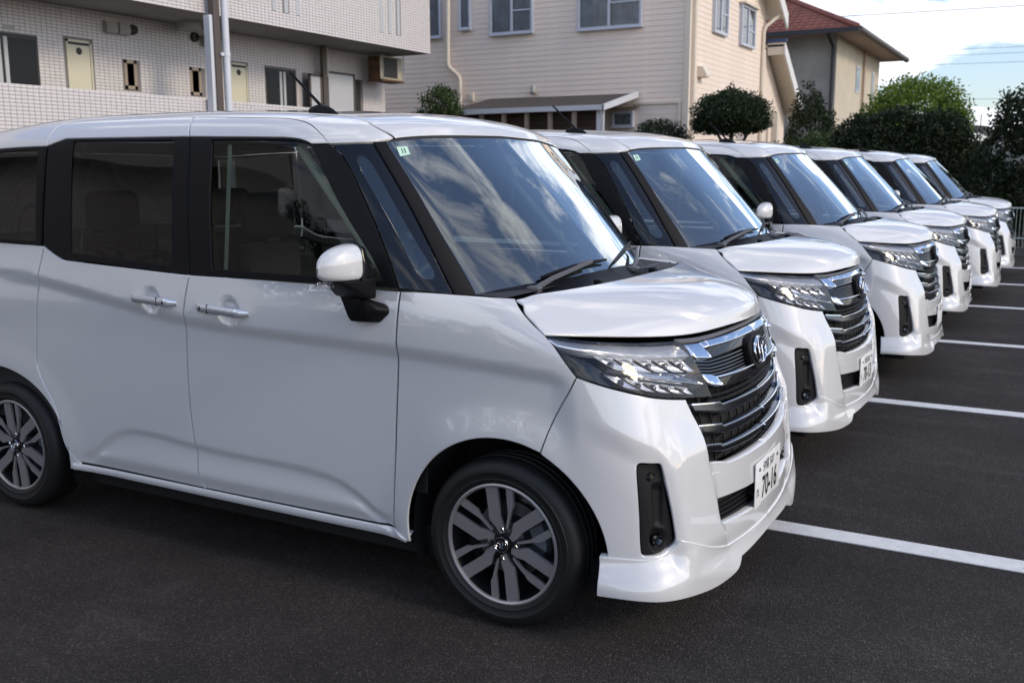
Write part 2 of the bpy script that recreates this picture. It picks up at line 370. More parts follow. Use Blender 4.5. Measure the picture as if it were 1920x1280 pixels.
def panel_data(net, segs, holes=(), off=0., gap=.002, thick=.014, grid=.03, step=.014, both=False, edge=.0025, raw=False):
    O = np.array(segs, float) if raw else outline(segs, step)
    if area(O) < 0: O = O[::-1].copy()
    S0 = net(O[:, 0], O[:, 1]); cen = np.abs(S0[:, 1]) < 2e-4 if both else np.zeros(len(O), bool)
    outer = inset(O, gap); inner = inset(O, gap+edge)
    if cen.any():
        on_u = (np.abs(O[:, 0]-net.us[-1]) < 1e-5) | (np.abs(O[:, 0]-net.us[0]) < 1e-5) | (np.abs(O[:, 0]) < 1e-9)
        on_v = np.abs(O[:, 1]-net.vs[-1]) < 1e-5
        for q in (outer, inner):
            q[cen & on_u, 0] = O[cen & on_u, 0]; q[cen & on_v, 1] = O[cen & on_v, 1]; q[cen & ~on_u & ~on_v] = O[cen & ~on_u & ~on_v]
    loops = [(outer, inner, cen)]
    for h in holes:
        H = np.array(h, float)
        if area(H) > 0: H = H[::-1].copy()
        loops.append((inset(H, gap), inset(H, gap+edge), np.zeros(len(H), bool)))
    lo = inner.min(0); hi = inner.max(0)
    gx = np.arange(lo[0]+grid*.5, hi[0], grid); gy = np.arange(lo[1]+grid*.5, hi[1], grid)
    if len(gx) and len(gy):
        G = np.stack(np.meshgrid(gx, gy), -1).reshape(-1, 2); k = inpoly(G, inner); G = G[k]
        for o_, i_, c_ in loops: 
            if len(G): G = G[pdist(G, i_) > grid*.45]
        for o_, i_, c_ in loops[1:]:
            if len(G): G = G[~inpoly(G, i_)]
    else: G = np.zeros((0, 2))
    pts = []; edges = []; st = []
    for o_, i_, c_ in loops:
        b = len(pts); st.append(b); n = len(i_); pts += [tuple(q) for q in i_]; edges += [(b+k, b+(k+1) % n) for k in range(n)]
    nb = len(pts); pts += [tuple(q) for q in G]
    vc, _, fc, ov, _, _ = delaunay_2d_cdt([Vector(q) for q in pts], edges, [], 0, 1e-6)
    V2 = np.array([(q.x, q.y) for q in vc]); F = np.array([f for f in fc if len(f) == 3])
    cent = V2[F].mean(1); k = inpoly(cent, inner)
    for o_, i_, c_ in loops[1:]: k &= ~inpoly(cent, i_)
    F = F[k]
    inv = {}
    for i, l in enumerate(ov):
        for q in l: inv[q] = i
    def ev(P2):
        p = net(P2[:, 0], P2[:, 1]); n = net.n(P2[:, 0], P2[:, 1]); o = off(P2[:, 0], P2[:, 1])[:, None] if callable(off) else off
        return p+n*o, n
    if callable(off):
        class _N: pass
        e = 1.5e-3
        def ev(P2):
            q = lambda u, v: net(u, v)+net.n(u, v)*off(u, v)[:, None]
            u, v = P2[:, 0], P2[:, 1]; n = np.cross(q(u+e, v)-q(u-e, v), q(u, v+e)-q(u, v-e)); n /= np.linalg.norm(n, axis=1)[:, None]; return q(u, v), n
    V, N = ev(V2)
    if both:
        c = np.abs(V[:, 1]) < 4e-4; V[c, 1] = 0; N[c, 1] = 0; N[c] /= np.linalg.norm(N[c], axis=1)[:, None]
    faces = [tuple(f) for f in F]; Vs = [V]; Ns = [N]; base = len(V)
    # orient
    f0 = F[:200]; cr = np.cross(V[f0[:, 1]]-V[f0[:, 0]], V[f0[:, 2]]-V[f0[:, 0]]); 
    if (cr*N[f0[:, 0]]).sum() < 0: faces = [f[::-1] for f in faces]
    for (o_, i_, c_), b in zip(loops, st):
        n = len(i_); pi, ni = ev(i_); po, no = ev(o_); t = po-pi; t -= ni*(t*ni).sum(1)[:, None]; t /= np.maximum(np.linalg.norm(t, axis=1), 1e-9)[:, None]
        t[c_] = 0
        r1 = po-no*edge; n1 = ni*.75+t*.65; n1 /= np.linalg.norm(n1, axis=1)[:, None]
        r2 = r1-no*thick; n2 = np.where(c_[:, None], ni, t)
        if both: r1[c_, 1] = 0; r2[c_, 1] = 0
        Vs += [r1, r2]; Ns += [n1, n2]
        for k in range(n):
            k2 = (k+1) % n
            if c_[k] and c_[k2]: continue
            a, d = inv[b+k], inv[b+k2]
            faces.append((a, base+k, base+k2, d)); faces.append((base+k, base+n+k, base+n+k2, base+k2))
        base += 2*n
    return np.concatenate(Vs), np.concatenate(Ns), faces
def mesh_from(name, V, N, F):
    me = bpy.data.meshes.new(name); me.from_pydata([tuple(map(float, q)) for q in V], [], F)
    me.shade_smooth(); N = N/np.maximum(np.linalg.norm(N, axis=1), 1e-9)[:, None]
    me.normals_split_custom_set_from_vertices([tuple(map(float, q)) for q in N]); return me
MIR = np.array([1, -1, 1.])
def panel(name, m, net, segs, parent=None, side='R', **k):
    """side R: right panel only; L: its mirror image; C: half panel and mirror image in one mesh"""
    V, N, F = panel_data(net, segs, both=(side == 'C'), **k)
    if side == 'L': V, N, F = V*MIR, N*MIR, [f[::-1] for f in F]
    if side == 'C':
        n = len(V); F = F+[tuple(i+n for i in f[::-1]) for f in F]; V = np.concatenate([V, V*MIR]); N = np.concatenate([N, N*MIR])
    return link_mesh(name, mesh_from(name, V, N, F), m, parent)
_cache = {}
def pair(name, m, net, segs, parents=(None, None), **k):
    V, N, F = panel_data(net, segs, **k)
    a = link_mesh(name, mesh_from(name, V, N, F), m, parents[0])
    b = link_mesh(name, mesh_from(name, V*MIR, N*MIR, [f[::-1] for f in F]), m, parents[1])
    return a, b
def pt(net, u, v, off=0.):
    p = net([u], [v])[0]+net.n([u], [v])[0]*off; return Vector(p)
def pair_mb(name, m, mb, parents, smooth=35):
    return mb.obj(name, m, parents[0], smooth), mb.mirror().obj(name, m, parents[1], smooth)
# ------------------------------------------------------------------ the car (axle of the front wheels at x = 0, nose towards +x)
def arc(cx, cz, r, a0, a1, n=26): return [(cx+r*math.cos(R(a0+(a1-a0)*i/n)), cz+r*math.sin(R(a0+(a1-a0)*i/n))) for i in range(n+1)]
DG = [(-.360, 1.105), (-.374, .92), (-.387, .73), (-.399, .55), (-.410, .36), (-.418, .272)]
BG = [(-1.314, 1.107), (-1.343, .94), (-1.358, .73), (-1.354, .55), (-1.342, .43), (-1.337, .33), (-1.312, .268)]
SG = [(-2.165, 1.184), (-2.215, .98), (-2.245, .76), (-2.243, .66), (-2.195, .56), (-2.152, .46), (-2.122, .34), (-2.065, .272)]
BUG = [(.157, .622), (.189, .713), (.24, .791), (.319, .867)]
HLR = [(.319, .867), (.281, .917), (.253, .961), (.217, .997)]
HLB = [(.319, .867), (.439, .842), (.565, .809), (.643, .793), (.742, .778)]
HLI = [(.790, .953), (.819, .934), (.835, .892), (.857, .845), (.889, .760)]
HLT = [(.217, .997), (.31, .996), (.423, .990), (.562, .976), (.671, .963), (.790, .953)]
GRL = [(.742, .778), (.762, .731), (.776, .697), (.785, .663), (.790, .628), (.795, .597), (.801, .570)]
rev = lambda s: list(s)[::-1]
CE = 1.31
def build_car():
    car = empty('parked_car')
    P = M['paint']
    # doors, fenders, quarters (white lower skins)
    fd = pair('front_door', P, LOW, [rev(DG), [DG[0], BG[0]], BG, [BG[-1], DG[-1]]], (car, car), grid=.013, gap=.0042, thick=.008)
    sd = pair('sliding_door', P, LOW, [[(-1.314, 1.107), (-1.786, 1.124), (-2.03, 1.133)], [(-2.03, 1.133), (-2.072, 1.139), (-2.165, 1.184)], SG, [SG[-1], BG[-1]], rev(BG)], (car, car), grid=.013, gap=.0042, thick=.008)
    fa = arc(.012, .287, .362, 188, 67.2)
    pair('front_fender', P, LOW, [DG, [DG[-1], (-.415, .236)], [(-.415, .236), fa[0]], fa[:-1]+[BUG[0]], BUG, HLR, [(.217, .997), (.161, 1.028), (.103, 1.07), (.041, 1.129)],
         [(.041, 1.129), (-.048, 1.120), (-.129, 1.116), (-.263, 1.112), (-.360, 1.105)]], (car, car), grid=.015, gap=.0036, thick=.008)
    ra = arc(-2.478, .287, .362, -8, 188)
    rq = pair('rear_quarter', P, LOW, [rev(SG), [SG[0], (-2.9, 1.20)], [(-2.9, 1.2), (-4.05, 1.2)], [(-4.05, 1.2), (-4.05, .24)], [(-4.05, .24), (-3.0, .24)], [(-3.0, .24), ra[-1]], rev(ra), [ra[0], (-2.065, .24)], [(-2.065, .24), SG[-1]]], (car, car), grid=.03)
    sill = [[(-2.10, .2705), (-.42, .2725)], [(-.42, .2725), (-.36, .245)], [(-.36, .245), (-.36, .232)], [(-.36, .232), (-2.10, .236)], [(-2.10, .236), (-2.10, .2705)]]
    pair('sill', P, LOW, sill, (car, car), off=lambda u, v: .008*np.sin(np.clip((v-.230)/.044, 0, 1)*math.pi)+.001, grid=.012, thick=.05)
    # black backing sheets added so the shut lines read as dark shade
    pair('gap_backing', M['seal'], LOW, [[(-2.30, 1.17), (-2.05, 1.10)], [(-2.05, 1.10), (-.36, 1.085)], [(-.36, 1.085), (.0, 1.10), (.20, .985)], [(.20, .985), (.31, .85)], [(.31, .85), (.19, .685)], [(.19, .685), (-.16, .66)], [(-.16, .66), (-.395, .40)], [(-.395, .40), (-.40, .25)], [(-.40, .25), (-2.07, .25)], [(-2.07, .25), (-2.12, .55)], [(-2.12, .55), (-2.30, .70)], [(-2.30, .70), (-2.30, 1.17)]], (car, car), off=-.014, thick=0, grid=.035)
    pair('roof_gap_backing', M['seal'], UPR, [[(-2.3, .50), (-2.0, .545)], [(-2.0, .545), (-.9, .535)], [(-.9, .535), (-.80, .48)], [(-.80, .48), (-.42, .475)], [(-.42, .475), (-.47, .70)], [(-.47, .70), (-2.3, .70)], [(-2.3, .70), (-2.3, .50)]], (car, car), off=-.014, thick=0, grid=.04)
    # bumper
    fo = loop([(.489, .600), (.500, .612), (.540, .609), (.574, .605), (.584, .595), (.610, .488), (.624, .380), (.621, .352), (.585, .329), (.531, .325), (.494, .327), (.485, .338), (.485, .46)])
    ba = arc(.012, .287, .362, 66.8, -8)
    inn = [(.845, .440), (.885, .436), (1.0, .427), (1.116, .418), (CE, .410)]
    ino = [(CE, .330), (1.104, .336), (.900, .350), (.866, .360), (.848, .400), (.845, .440)]
    bmp = panel('front_bumper', P, LOW, [BUG, HLB, GRL, [(.801, .570), (.902, .554)], [(.902, .554), (.935, .543)], [(.935, .543), (1.079, .537), (CE, .533)], [(CE, .533), (CE, .410)],
          rev(inn), rev(ino), [(CE, .330), (CE, .22)], [(CE, .22), (.36, .22)], [(.36, .22), ba[-1]], rev(ba)[:-1]+[BUG[0]]], car, 'C', holes=[fo], grid=.016, thick=.03)
    # lower lip
    lt = [(.349, .318), (.485, .317), (.531, .317), (.596, .322)]
    lt2 = [(.596, .322), (.622, .345), (.634, .366)]
    lt3 = [(.634, .366), (.70, .340), (.80, .302), (.92, .268)]
    lt4 = [(.92, .268), (1.10, .262), (CE, .260)]
    lb = [(CE, .213), (.998, .209)]; lb2 = [(.998, .209), (.962, .184), (.93, .176)]; lb3 = [(.93, .176), (.80, .172), (.647, .188), (.551, .199), (.438, .205), (.352, .206)]
    def loff(u, v):
        top = np.interp(u, [.349, .52, .60, .68, .78, .92, CE], [.318, .320, .332, .338, .312, .268, .26]); t = np.clip((top-v)/.10, 0, 1)
        return .006+.030*(t*t*(3-2*t))*(1-.25*sst(.95, 1.3, u))
    panel('front_lip', P, LOW, [lt, lt2, lt3, lt4, [(CE, .26), (CE, .213)], lb, lb2, lb3, [(.352, .206), (.349, .318)]], bmp, 'C', off=loff, grid=.012, thick=.035, gap=.0005)
    # fog lamp panels
    FI = inset(fo if area(fo) > 0 else fo[::-1], .003)
    def foff(u, v):
        slot = (1-sst(.012, .026, np.abs(u-.572)))*(1-sst(.050, .075, np.abs(v-.475)))
        bowl = 1-sst(.018, .045, np.hypot(u-.562, (v-.372)*1.0))
        return -.012-.014*slot-.018*bowl
    fp = pair('fog_lamp_panel', M['blackp'], LOW, FI, (bmp, bmp), raw=True, off=foff, grid=.008, thick=.03)
    mb = MB(); c = pt(LOW, .562, .372, -.026); n = Vector(LOW.n([.562], [.372])[0]); a = n.cross(Vector((0, 0, 1))).normalized(); b = n.cross(a)
    mb.lathe([(.0001, .004), (.010, .003), (.015, .008), (.018, .013), (.019, 0)], lambda r, q, h: c+(a*math.cos(q)+b*math.sin(q))*r+n*h, 24)
    pair_mb('fog_lamp', M['gun'], mb, fp)
    mb = MB(); c2 = pt(LOW, .548, .568, -.012); n2 = Vector(LOW.n([.548], [.568])[0]); a2 = n2.cross(Vector((0, 0, 1))).normalized(); b2 = n2.cross(a2)
    mb.lathe([(.0001, .006), (.007, .006), (.010, .003), (.013, .005), (.015, 0)], lambda r, q, h: c2+(a2*math.cos(q)+b2*math.sin(q))*r+n2*h, 20)
    pair_mb('parking_sensor', M['gloss'], mb, fp)
    pair('tow_hook_cover', P, LOW, [[(.818, .534), (.882, .522)], [(.882, .522), (.886, .476)], [(.886, .476), (.832, .484)], [(.832, .484), (.818, .534)]], (bmp, bmp), off=.0028, thick=.006, grid=.008, edge=.0014, gap=.0)
    # lower intake: black floor with two bars
    panel('intake_backing', M['under'], LOW, [[(.80, .46), (CE, .45)], [(CE, .45), (CE, .30)], [(CE, .30), (.80, .31)], [(.80, .31), (.80, .46)]], bmp, 'C', off=-.05, thick=.0, grid=.05)
    for v0 in (.404, .388, .372, .356):
        panel('intake_bar', M['black'], LOW, [[(.84, v0+.004), (.95, v0-.003), (CE, v0-.010)], [(CE, v0-.010), (CE, v0-.017)], [(CE, v0-.017), (.95, v0-.010), (.84, v0-.003)], [(.84, v0-.003), (.84, v0+.004)]], bmp, 'C', off=-.025, thick=.01, gap=0, edge=.001, grid=.03)
    # ---------------- grille
    gr = panel('grille', M['under'], LOW, [[(.72, .965), (CE, .965)], [(CE, .965), (CE, .525)], [(CE, .525), (.80, .545)], [(.80, .545), (.72, .965)]], car, 'C', off=-.055, thick=0., grid=.04)
    panel('hood_edge_strip', M['grey'], LOW, [[(.800, .962), (.902, .955), (1.079, .960), (CE, .967)], [(CE, .967), (CE, .949)], [(CE, .949), (1.079, .943), (.902, .938), (.815, .944)], [(.815, .944), (.80, .962)]], gr, 'C', off=-.004, thick=.02, grid=.03, gap=.001)
    panel('chrome_band', M['chrome'], LOW, [[(.800, .949), (.816, .941), (.902, .934), (1.079, .938), (CE, .944)], [(CE, .944), (CE, .917)], [(CE, .917), (1.02, .912), (.911, .911)], [(.911, .911), (.918, .878)], [(.918, .878), (.838, .888)], [(.838, .888), (.822, .932), (.800, .949)]], gr, 'C', off=lambda u, v: .010-.40*np.clip(v-np.interp(u, [.838, .911, .925, CE], [.885, .880, .911, .917]), 0, 1), thick=.02, grid=.010, gap=.001)
    panel('gloss_insert', M['gloss'], LOW, [[(.916, .908), (1.02, .909), (CE, .914)], [(CE, .914), (CE, .886)], [(CE, .886), (1.02, .880), (.921, .876)], [(.921, .876), (.916, .908)]], gr, 'C', off=-.006, thick=.02, grid=.02, gap=.001)
    for i in range(6):
        f = i/5.; va = .882-(.882-.834)*f; vc = .880-(.880-.828)*f; ua = .842+(.862-.842)*f
        panel('grille_slat', M['gun'], LOW, [[(ua, va), (.915, va-.009)], [(.915, va-.009), (1.0, vc-.006), (CE, vc-.002)], [(CE, vc-.002), (CE, vc-.0065)], [(CE, vc-.0065), (1.0, vc-.0105), (.915, va-.0135)], [(.915, va-.0135), (ua, va-.0045)], [(ua, va-.0045), (ua, va)]], gr, 'C', off=-.008, thick=.012, gap=0, edge=.0012, grid=.03)
    panel('chrome_wing', M['chrome'], LOW, [[(.858, .842), (.907, .836)], [(.907, .836), (.938, .826)], [(.938, .826), (1.227, .822), (CE, .822)], [(CE, .822), (CE, .816)], [(CE, .816), (1.1, .817), (.944, .819)], [(.944, .819), (.950, .790)], [(.950, .790), (.878, .804)], [(.878, .804), (.858, .842)]], gr, 'C', off=lambda u, v: .010-.45*np.clip(v-np.interp(u, [.858, .945, .952, CE], [.812, .792, .817, .816]), 0, 1), thick=.02, grid=.010, gap=.0005)
    panel('gloss_insert', M['gloss'], LOW, [[(.948, .816), (1.1, .814), (CE, .813)], [(CE, .813), (CE, .778)], [(CE, .778), (1.1, .778), (.956, .786)], [(.956, .786), (.948, .816)]], gr, 'C', off=-.004, thick=.02, grid=.02, gap=.001)
    for v0 in (.760, .742):
        panel('grille_slat', M['black'], LOW, [[(.90, v0+.012), (1.0, v0+.004), (CE, v0)], [(CE, v0), (CE, v0-.010)], [(CE, v0-.010), (1.0, v0-.006), (.90, v0+.002)], [(.90, v0+.002), (.90, v0+.012)]], gr, 'C', off=-.025, thick=.02, gap=0, edge=.0012, grid=.03)
    bars = [([(.780, .759), (.941, .739)], (.960, .730), [(1.13, .7265), (1.23, .7250), (CE, .7248)], [(CE, .693), (1.23, .6932), (1.10, .6945), (.962, .700)], (.792, .732)),
            ([(.794, .690), (.931, .670)], (.945, .661), [(1.10, .6578), (1.22, .6565), (CE, .6563)], [(CE, .628), (1.22, .6283), (1.08, .630), (.949, .636)], (.799, .662)),
            ([(.795, .626), (.908, .609)], (.925, .601), [(1.08, .5970), (1.21, .5950), (CE, .5948)], [(CE, .567), (1.21, .5676), (1.06, .571), (.930, .578)], (.800, .604))]
    for top, kn, mid, bot, en in bars:
        b = panel('grille_bar', M['gun'], LOW, [top, [top[1], kn], [kn]+mid, [mid[-1], bot[0]], bot, [bot[-1], en], [en, top[0]]], gr, 'C', off=lambda u, v: -.013+.007*np.cos(np.clip((v-np.interp(u, [.78, .95, CE], [.03, .003, 0])-.7)*9, -1.5, 1.5))*0, thick=.03, gap=.0005, grid=.012, edge=.005)
        sh = lambda q, d: (q[0]+.001, q[1]-d)
        panel('chrome_edge', M['chrome'], LOW, [top, [top[1], kn], [kn]+mid, [mid[-1], sh(mid[-1], .0055)], [sh(q, .0055) for q in rev(mid)]+[sh(kn, .0055)], [sh(kn, .0055), sh(top[1], .0055)], [sh(top[1], .0055), sh(top[0], .0065)], [sh(top[0], .0065), top[0]]], b, 'C', off=-.008, thick=.006, gap=0, edge=.001, grid=.02)
    for v0 in (.716, .682, .648, .616, .586, .556):   # mesh behind the bars
        panel('grille_slat', M['black'], LOW, [[(.94, v0-.022), (CE, v0-.026)], [(CE, v0-.026), (CE, v0-.030)], [(CE, v0-.030), (.94, v0-.027)], [(.94, v0-.027), (.94, v0-.022)]], gr, 'C', off=-.04, thick=.01, gap=0, edge=.0008, grid=.04)
    mb = MB()
    for u0 in (.86, .93, 1.0, 1.07, 1.14, 1.21, 1.28):
        for sg in (1, -1):
            q = [pt(LOW, u0, v, -.045) for v in (.545, .60, .66, .72, .77)]; mb.tube([(w.x, w.y*sg, w.z) for w in q], .004, 5)
    mb.obj('grille_mesh', M['black'], gr)
    # emblem: black base, three chrome ovals
    ec = pt(LOW, CE, .857, -.013); en_ = Vector((LOW.n([CE], [.857])[0][0], 0, LOW.n([CE], [.857])[0][2])).normalized(); eu = Vector((0, 0, 1))-en_*en_.z; eu.normalize(); ey = Vector((0, 1, 0))
    mb = MB()
    def sup(q, a, b, e=2.6): c_, s_ = math.cos(q), math.sin(q); return (math.copysign(abs(c_)**(2/e), c_)*a, math.copysign(abs(s_)**(2/e), s_)*b)
    rings = [(1.0, -.02), (1.0, .012), (.95, .018), (.0, .020)]
    mb.lathe([(r, h) for r, h in rings], lambda r, q, h: ec+ey*sup(q, .092*r, .067*r)[0]+eu*sup(q, .092*r, .067*r)[1]+en_*h, 40)
    eb = mb.obj('emblem', M['black'], gr)
    mb = MB()
    def oval(cx, cy, a, b, w, n=40):
        def f(i, j):
            q = 2*math.pi*i; t = 2*math.pi*j
            rr = w*(1+.25*math.sin(q)**2*0)
            return ec+ey*(cx+(a+rr*math.cos(t))*math.cos(q))+eu*(cy+(b+rr*math.cos(t))*math.sin(q))+en_*(.024+.005*math.sin(t))
        mb.grid(f, n, 8)
    oval(0, 0, .066, .0450, .0042); oval(0, .0205, .043, .0195, .0030); oval(0, 0.0, .019, .0420, .0030)
    mb.obj('emblem_ring', M['chrome'], eb)
    # ---------------- headlights
    hl_out = [HLT, HLI, [(.889, .760), (.742, .778)], rev(HLB), HLR]
    HL = []
    Oh = outline(hl_out, .014)
    if area(Oh) < 0: Oh = Oh[::-1].copy()
    Oi = inset(Oh, .004)
    # bowl: wall then floor
    V, N, F = panel_data(LOW, Oi, raw=True, off=-.062, gap=0, thick=0, grid=.03)
    w0 = LOW(Oi[:, 0], Oi[:, 1])-LOW.n(Oi[:, 0], Oi[:, 1])*.004; w1 = LOW(Oi[:, 0], Oi[:, 1])-LOW.n(Oi[:, 0], Oi[:, 1])*.064
    b = len(V); n = len(Oi); V = np.concatenate([V, w0, w1]); tn = np.tile(LOW.n(Oi[:, 0], Oi[:, 1]), (2, 1)); N = np.concatenate([N, tn])
    F = F+[(b+k, b+(k+1) % n, b+n+(k+1) % n, b+n+k) for k in range(n)]
    HL = [link_mesh('headlight', mesh_from('headlight', V*s, N*s, F), M['gloss'], car) for s in (np.ones(3), MIR)]
    pair('lens', M['lens'], LOW, hl_out, HL, off=-.001, gap=.003, thick=.006, grid=.02)
    pair('daytime_lamp', M['tube'], LOW, [[(.232, .992), (.31, .992), (.423, .986), (.562, .972), (.671, .959), (.785, .948)], [(.785, .948), (.808, .932)], [(.808, .932), (.821, .897)], [(.821, .897), (.748, .904), (.595, .926), (.453, .948), (.272, .965)], [(.272, .965), (.232, .992)]], HL, off=lambda u, v: -.004-.32*(v-np.interp(u, [.25, .45, .595, .748, .82], [.966, .948, .926, .904, .897])), thick=.03, grid=.012, gap=.001)
    pair('chrome_wing', M['chrome'], LOW, [[(.569, .884), (.70, .868), (.838, .850)], [(.838, .850), (.862, .808)], [(.862, .808), (.752, .831), (.577, .867)], [(.577, .867), (.569, .884)]], HL, off=lambda u, v: -.004-.65*(v-np.interp(u, [.577, .752, .862], [.867, .831, .808])), thick=.03, grid=.012, gap=.001)
    pair('black_brow', M['gloss'], LOW, [[(.475, .897), (.566, .884)], [(.566, .884), (.574, .867)], [(.574, .867), (.455, .884)], [(.455, .884), (.475, .897)]], HL, off=-.016, thick=.03, grid=.02, gap=.001)
    def cells(q0, q1, q2, q3, n, slant):
        for i in range(n):
            a0, a1 = i/n, (i+1)/n-.012
            mb = MB()
            def f(s, t):
                w = a0+(a1-a0)*s
                w2 = min(1, max(0, w+slant*(1-t)))
                up_ = (q0[0]+(q1[0]-q0[0])*w, q0[1]+(q1[1]-q0[1])*w); lo_ = (q3[0]+(q2[0]-q3[0])*w2, q3[1]+(q2[1]-q3[1])*w2)
                u, v = lo_[0]+(up_[0]-lo_[0])*t, lo_[1]+(up_[1]-lo_[1])*t
                return pt(LOW, u, v, -.012-.022*math.sin(math.pi*(.08+.84*s))*math.sin(math.pi*(.1+.8*t))-.010*s-.012*t)
            mb.grid(f, 8, 6); pair_mb('reflector', M['refl'], mb, HL, 60)
            # projector eye
            mb = MB(); wm_ = (a0+a1)/2+slant*.5; u = (q0[0]+q3[0])/2+((q1[0]+q2[0])/2-(q0[0]+q3[0])/2)*min(1, wm_); v = (q0[1]+q3[1])/2+((q1[1]+q2[1])/2-(q0[1]+q3[1])/2)*min(1, wm_)
            c_ = pt(LOW, u, v, -.042); nn_ = Vector(LOW.n([u], [v])[0]); a_ = nn_.cross(Vector((0, 0, 1))).normalized(); b_ = nn_.cross(a_)
            mb.lathe([(.0001, .012), (.006, .010), (.010, .004), (.011, -.004)], lambda r, q, h: c_+(a_*math.cos(q)+b_*math.sin(q))*r+nn_*h, 12)
            pair_mb('lamp_eye', M['gun'], mb, HL)
    cells((.450, .944), (.815, .897), (.850, .852), (.478, .894), 5, .06)
    cells((.452, .882), (.790, .823), (.812, .786), (.486, .844), 5, .07)
    # ---------------- hood, cowl
    panel('hood', P, HOOD, [[(0, .020), (.226, .022), (.422, .018), (.611, .007), (.738, -.004)], [(.738, -.004), (.742, .02)], [(.742, .02), (.744, .30), (.744, .553)], [(.744, .553), (.60, .559), (.45, .559), (.20, .555), (0, .553)], [(0, .553), (0, .020)]], car, 'C', grid=.014, thick=.006, gap=.0015)
    mb = MB()
    us = [-.46, -.40, -.32, -.2, -.05, .1, .22, .32]
    A = [pt(UPR, u, -.004, -.004) for u in us]
    hb = [(.765, -.005), (.74, -.005), (.64, .006), (.54, .012), (.39, .019), (.24, .022), (.11, .021), (0, .020)]
    B = [pt(HOOD, u, v+.004, -.010) for u, v in hb]
    def cw(sg):
        def f(s, t):
            k = s*(len(us)-1); i = min(int(k), len(us)-2); w = k-i
            a = A[i].lerp(A[i+1], w); b = B[i].lerp(B[i+1], w); q = a.lerp(b, t); q.z -= .022*math.sin(math.pi*min(1, t*1.15))
            return (q.x, q.y*sg, q.z)
        return f
    mb.grid(cw(1), 42, 6); mb.grid(cw(-1), 42, 6)
    cowl = mb.obj('cowl', M['black'], car, 50)
    for i in range(9):
        s = .50+.042*i; f = cw(-1); p0, p1 = Vector(f(s, .30)), Vector(f(s+.018, .95)); mb = MB()
        mb.tube([p0+Vector((0, 0, .008)), p0.lerp(p1, .5)+Vector((0, .004, .018)), p1+Vector((0, 0, .008))], .004, 6); mb.obj('vent_slat', M['grey'], cowl)
    for yy in (-.30, .12):   # washer jets
        s = .5; mb = MB(); f = cw(-1 if yy > 0 else 1); q = Vector(f(.62 if yy < 0 else .86, .8)); mb.box((q.x-.012, q.y-.012, q.z), (q.x+.014, q.y+.012, q.z+.022), .004); mb.obj('washer_jet', M['black'], cowl)
    # ---------------- greenhouse
    GA = [(-.689, .457), (-.646, .403), (-.640, .348), (-.642, .254), (-.652, .142), (-.677, .006)]
    TOPF = [(-1.357, .650), (-1.33, .654), (-1.078, .647), (-.87, .644), (-.79, .632), (-.735, .60), (-.705, .535), (-.689, .457)]
    pair('window_band', P, UPR, [TOPF, [(-.689, .457), (-.773, .456)], [(-.773, .456), (-.791, .471), (-.835, .492), (-.90, .503)], [(-.90, .503), (-1.251, .511), (-1.335, .514)], [(-1.335, .514), (-1.357, .650)]], fd, grid=.018, gap=.003, thick=.008)
    gf = [[(-1.225, .487), (-.90, .483)], [(-.90, .483), (-.84, .476), (-.80, .460), (-.779, .440)], [(-.779, .440), (-.745, .27), (-.715, .10)], [(-.715, .10), (-.715, .030)], [(-.715, .030), (-1.205, .034)], [(-1.205, .034), (-1.225, .487)]]
    pair('window_frame', M['black'], UPR, [[(-1.335, .512), (-1.251, .509), (-.90, .501)], [(-.90, .501), (-.835, .490), (-.791, .469), (-.773, .454)], [(-.773, .454), (-.689, .454)], GA, [(-.677, .006), (-1.289, .004)], [(-1.289, .004), (-1.335, .512)]], fd, off=-.003, holes=[outline(gf, .014)], grid=.03)
    pair('window_glass', M['clear'], UPR, gf, fd, off=-.012, thick=0, gap=-.006, grid=.03)
    TOPS = [(-1.357, .654), (-1.7, .66), (-2.02, .664), (-2.085, .658), (-2.125, .632), (-2.138, .576), (-2.135, .472)]
    pair('window_band', P, UPR, [TOPS, [(-2.135, .472), (-2.035, .519)], [(-2.035, .519), (-1.7, .517), (-1.337, .514)], [(-1.337, .514), (-1.357, .654)]], sd, grid=.018, gap=.003, thick=.008)
    gs = [[(-1.984, .500), (-1.416, .490)], [(-1.416, .490), (-1.378, .036)], [(-1.378, .036), (-1.995, .064)], [(-1.995, .064), (-1.984, .500)]]
    pair('window_frame', M['black'], UPR, [[(-2.135, .470), (-2.035, .517)], [(-2.035, .517), (-1.7, .515), (-1.337, .512)], [(-1.337, .512), (-1.291, .004)], [(-1.291, .004), (-1.76, .022), (-2.02, .036)], [(-2.02, .036), (-2.07, .046), (-2.155, .086)], [(-2.155, .086), (-2.135, .470)]], sd, off=-.003, holes=[outline(gs, .014)], grid=.03)
    pair('window_glass', M['priv'], UPR, gs, sd, off=-.010, thick=0, gap=-.006, grid=.03)
    gq = [[(-2.20, .452), (-2.9, .46)], [(-2.9, .46), (-2.9, .115)], [(-2.9, .115), (-2.205, .105)], [(-2.205, .105), (-2.20, .452)]]
    pair('window_frame', M['black'], UPR, [[(-2.150, .466), (-2.96, .485)], [(-2.96, .485), (-2.96, .09)], [(-2.96, .09), (-2.172, .087)], [(-2.172, .087), (-2.150, .466)]], rq, off=-.003, holes=[outline(gq, .03)], grid=.05)
    pair('window_glass', M['priv'], UPR, gq, rq, off=-.008, thick=0, gap=-.006, grid=.05)
    pair('rear_window', M['priv'], UPR, [[(-2.97, .485), (-4.0, .485)], [(-4.0, .485), (-4.0, .06)], [(-4.0, .06), (-2.97, .06)], [(-2.97, .06), (-2.97, .485)]], (car, car), grid=.08)
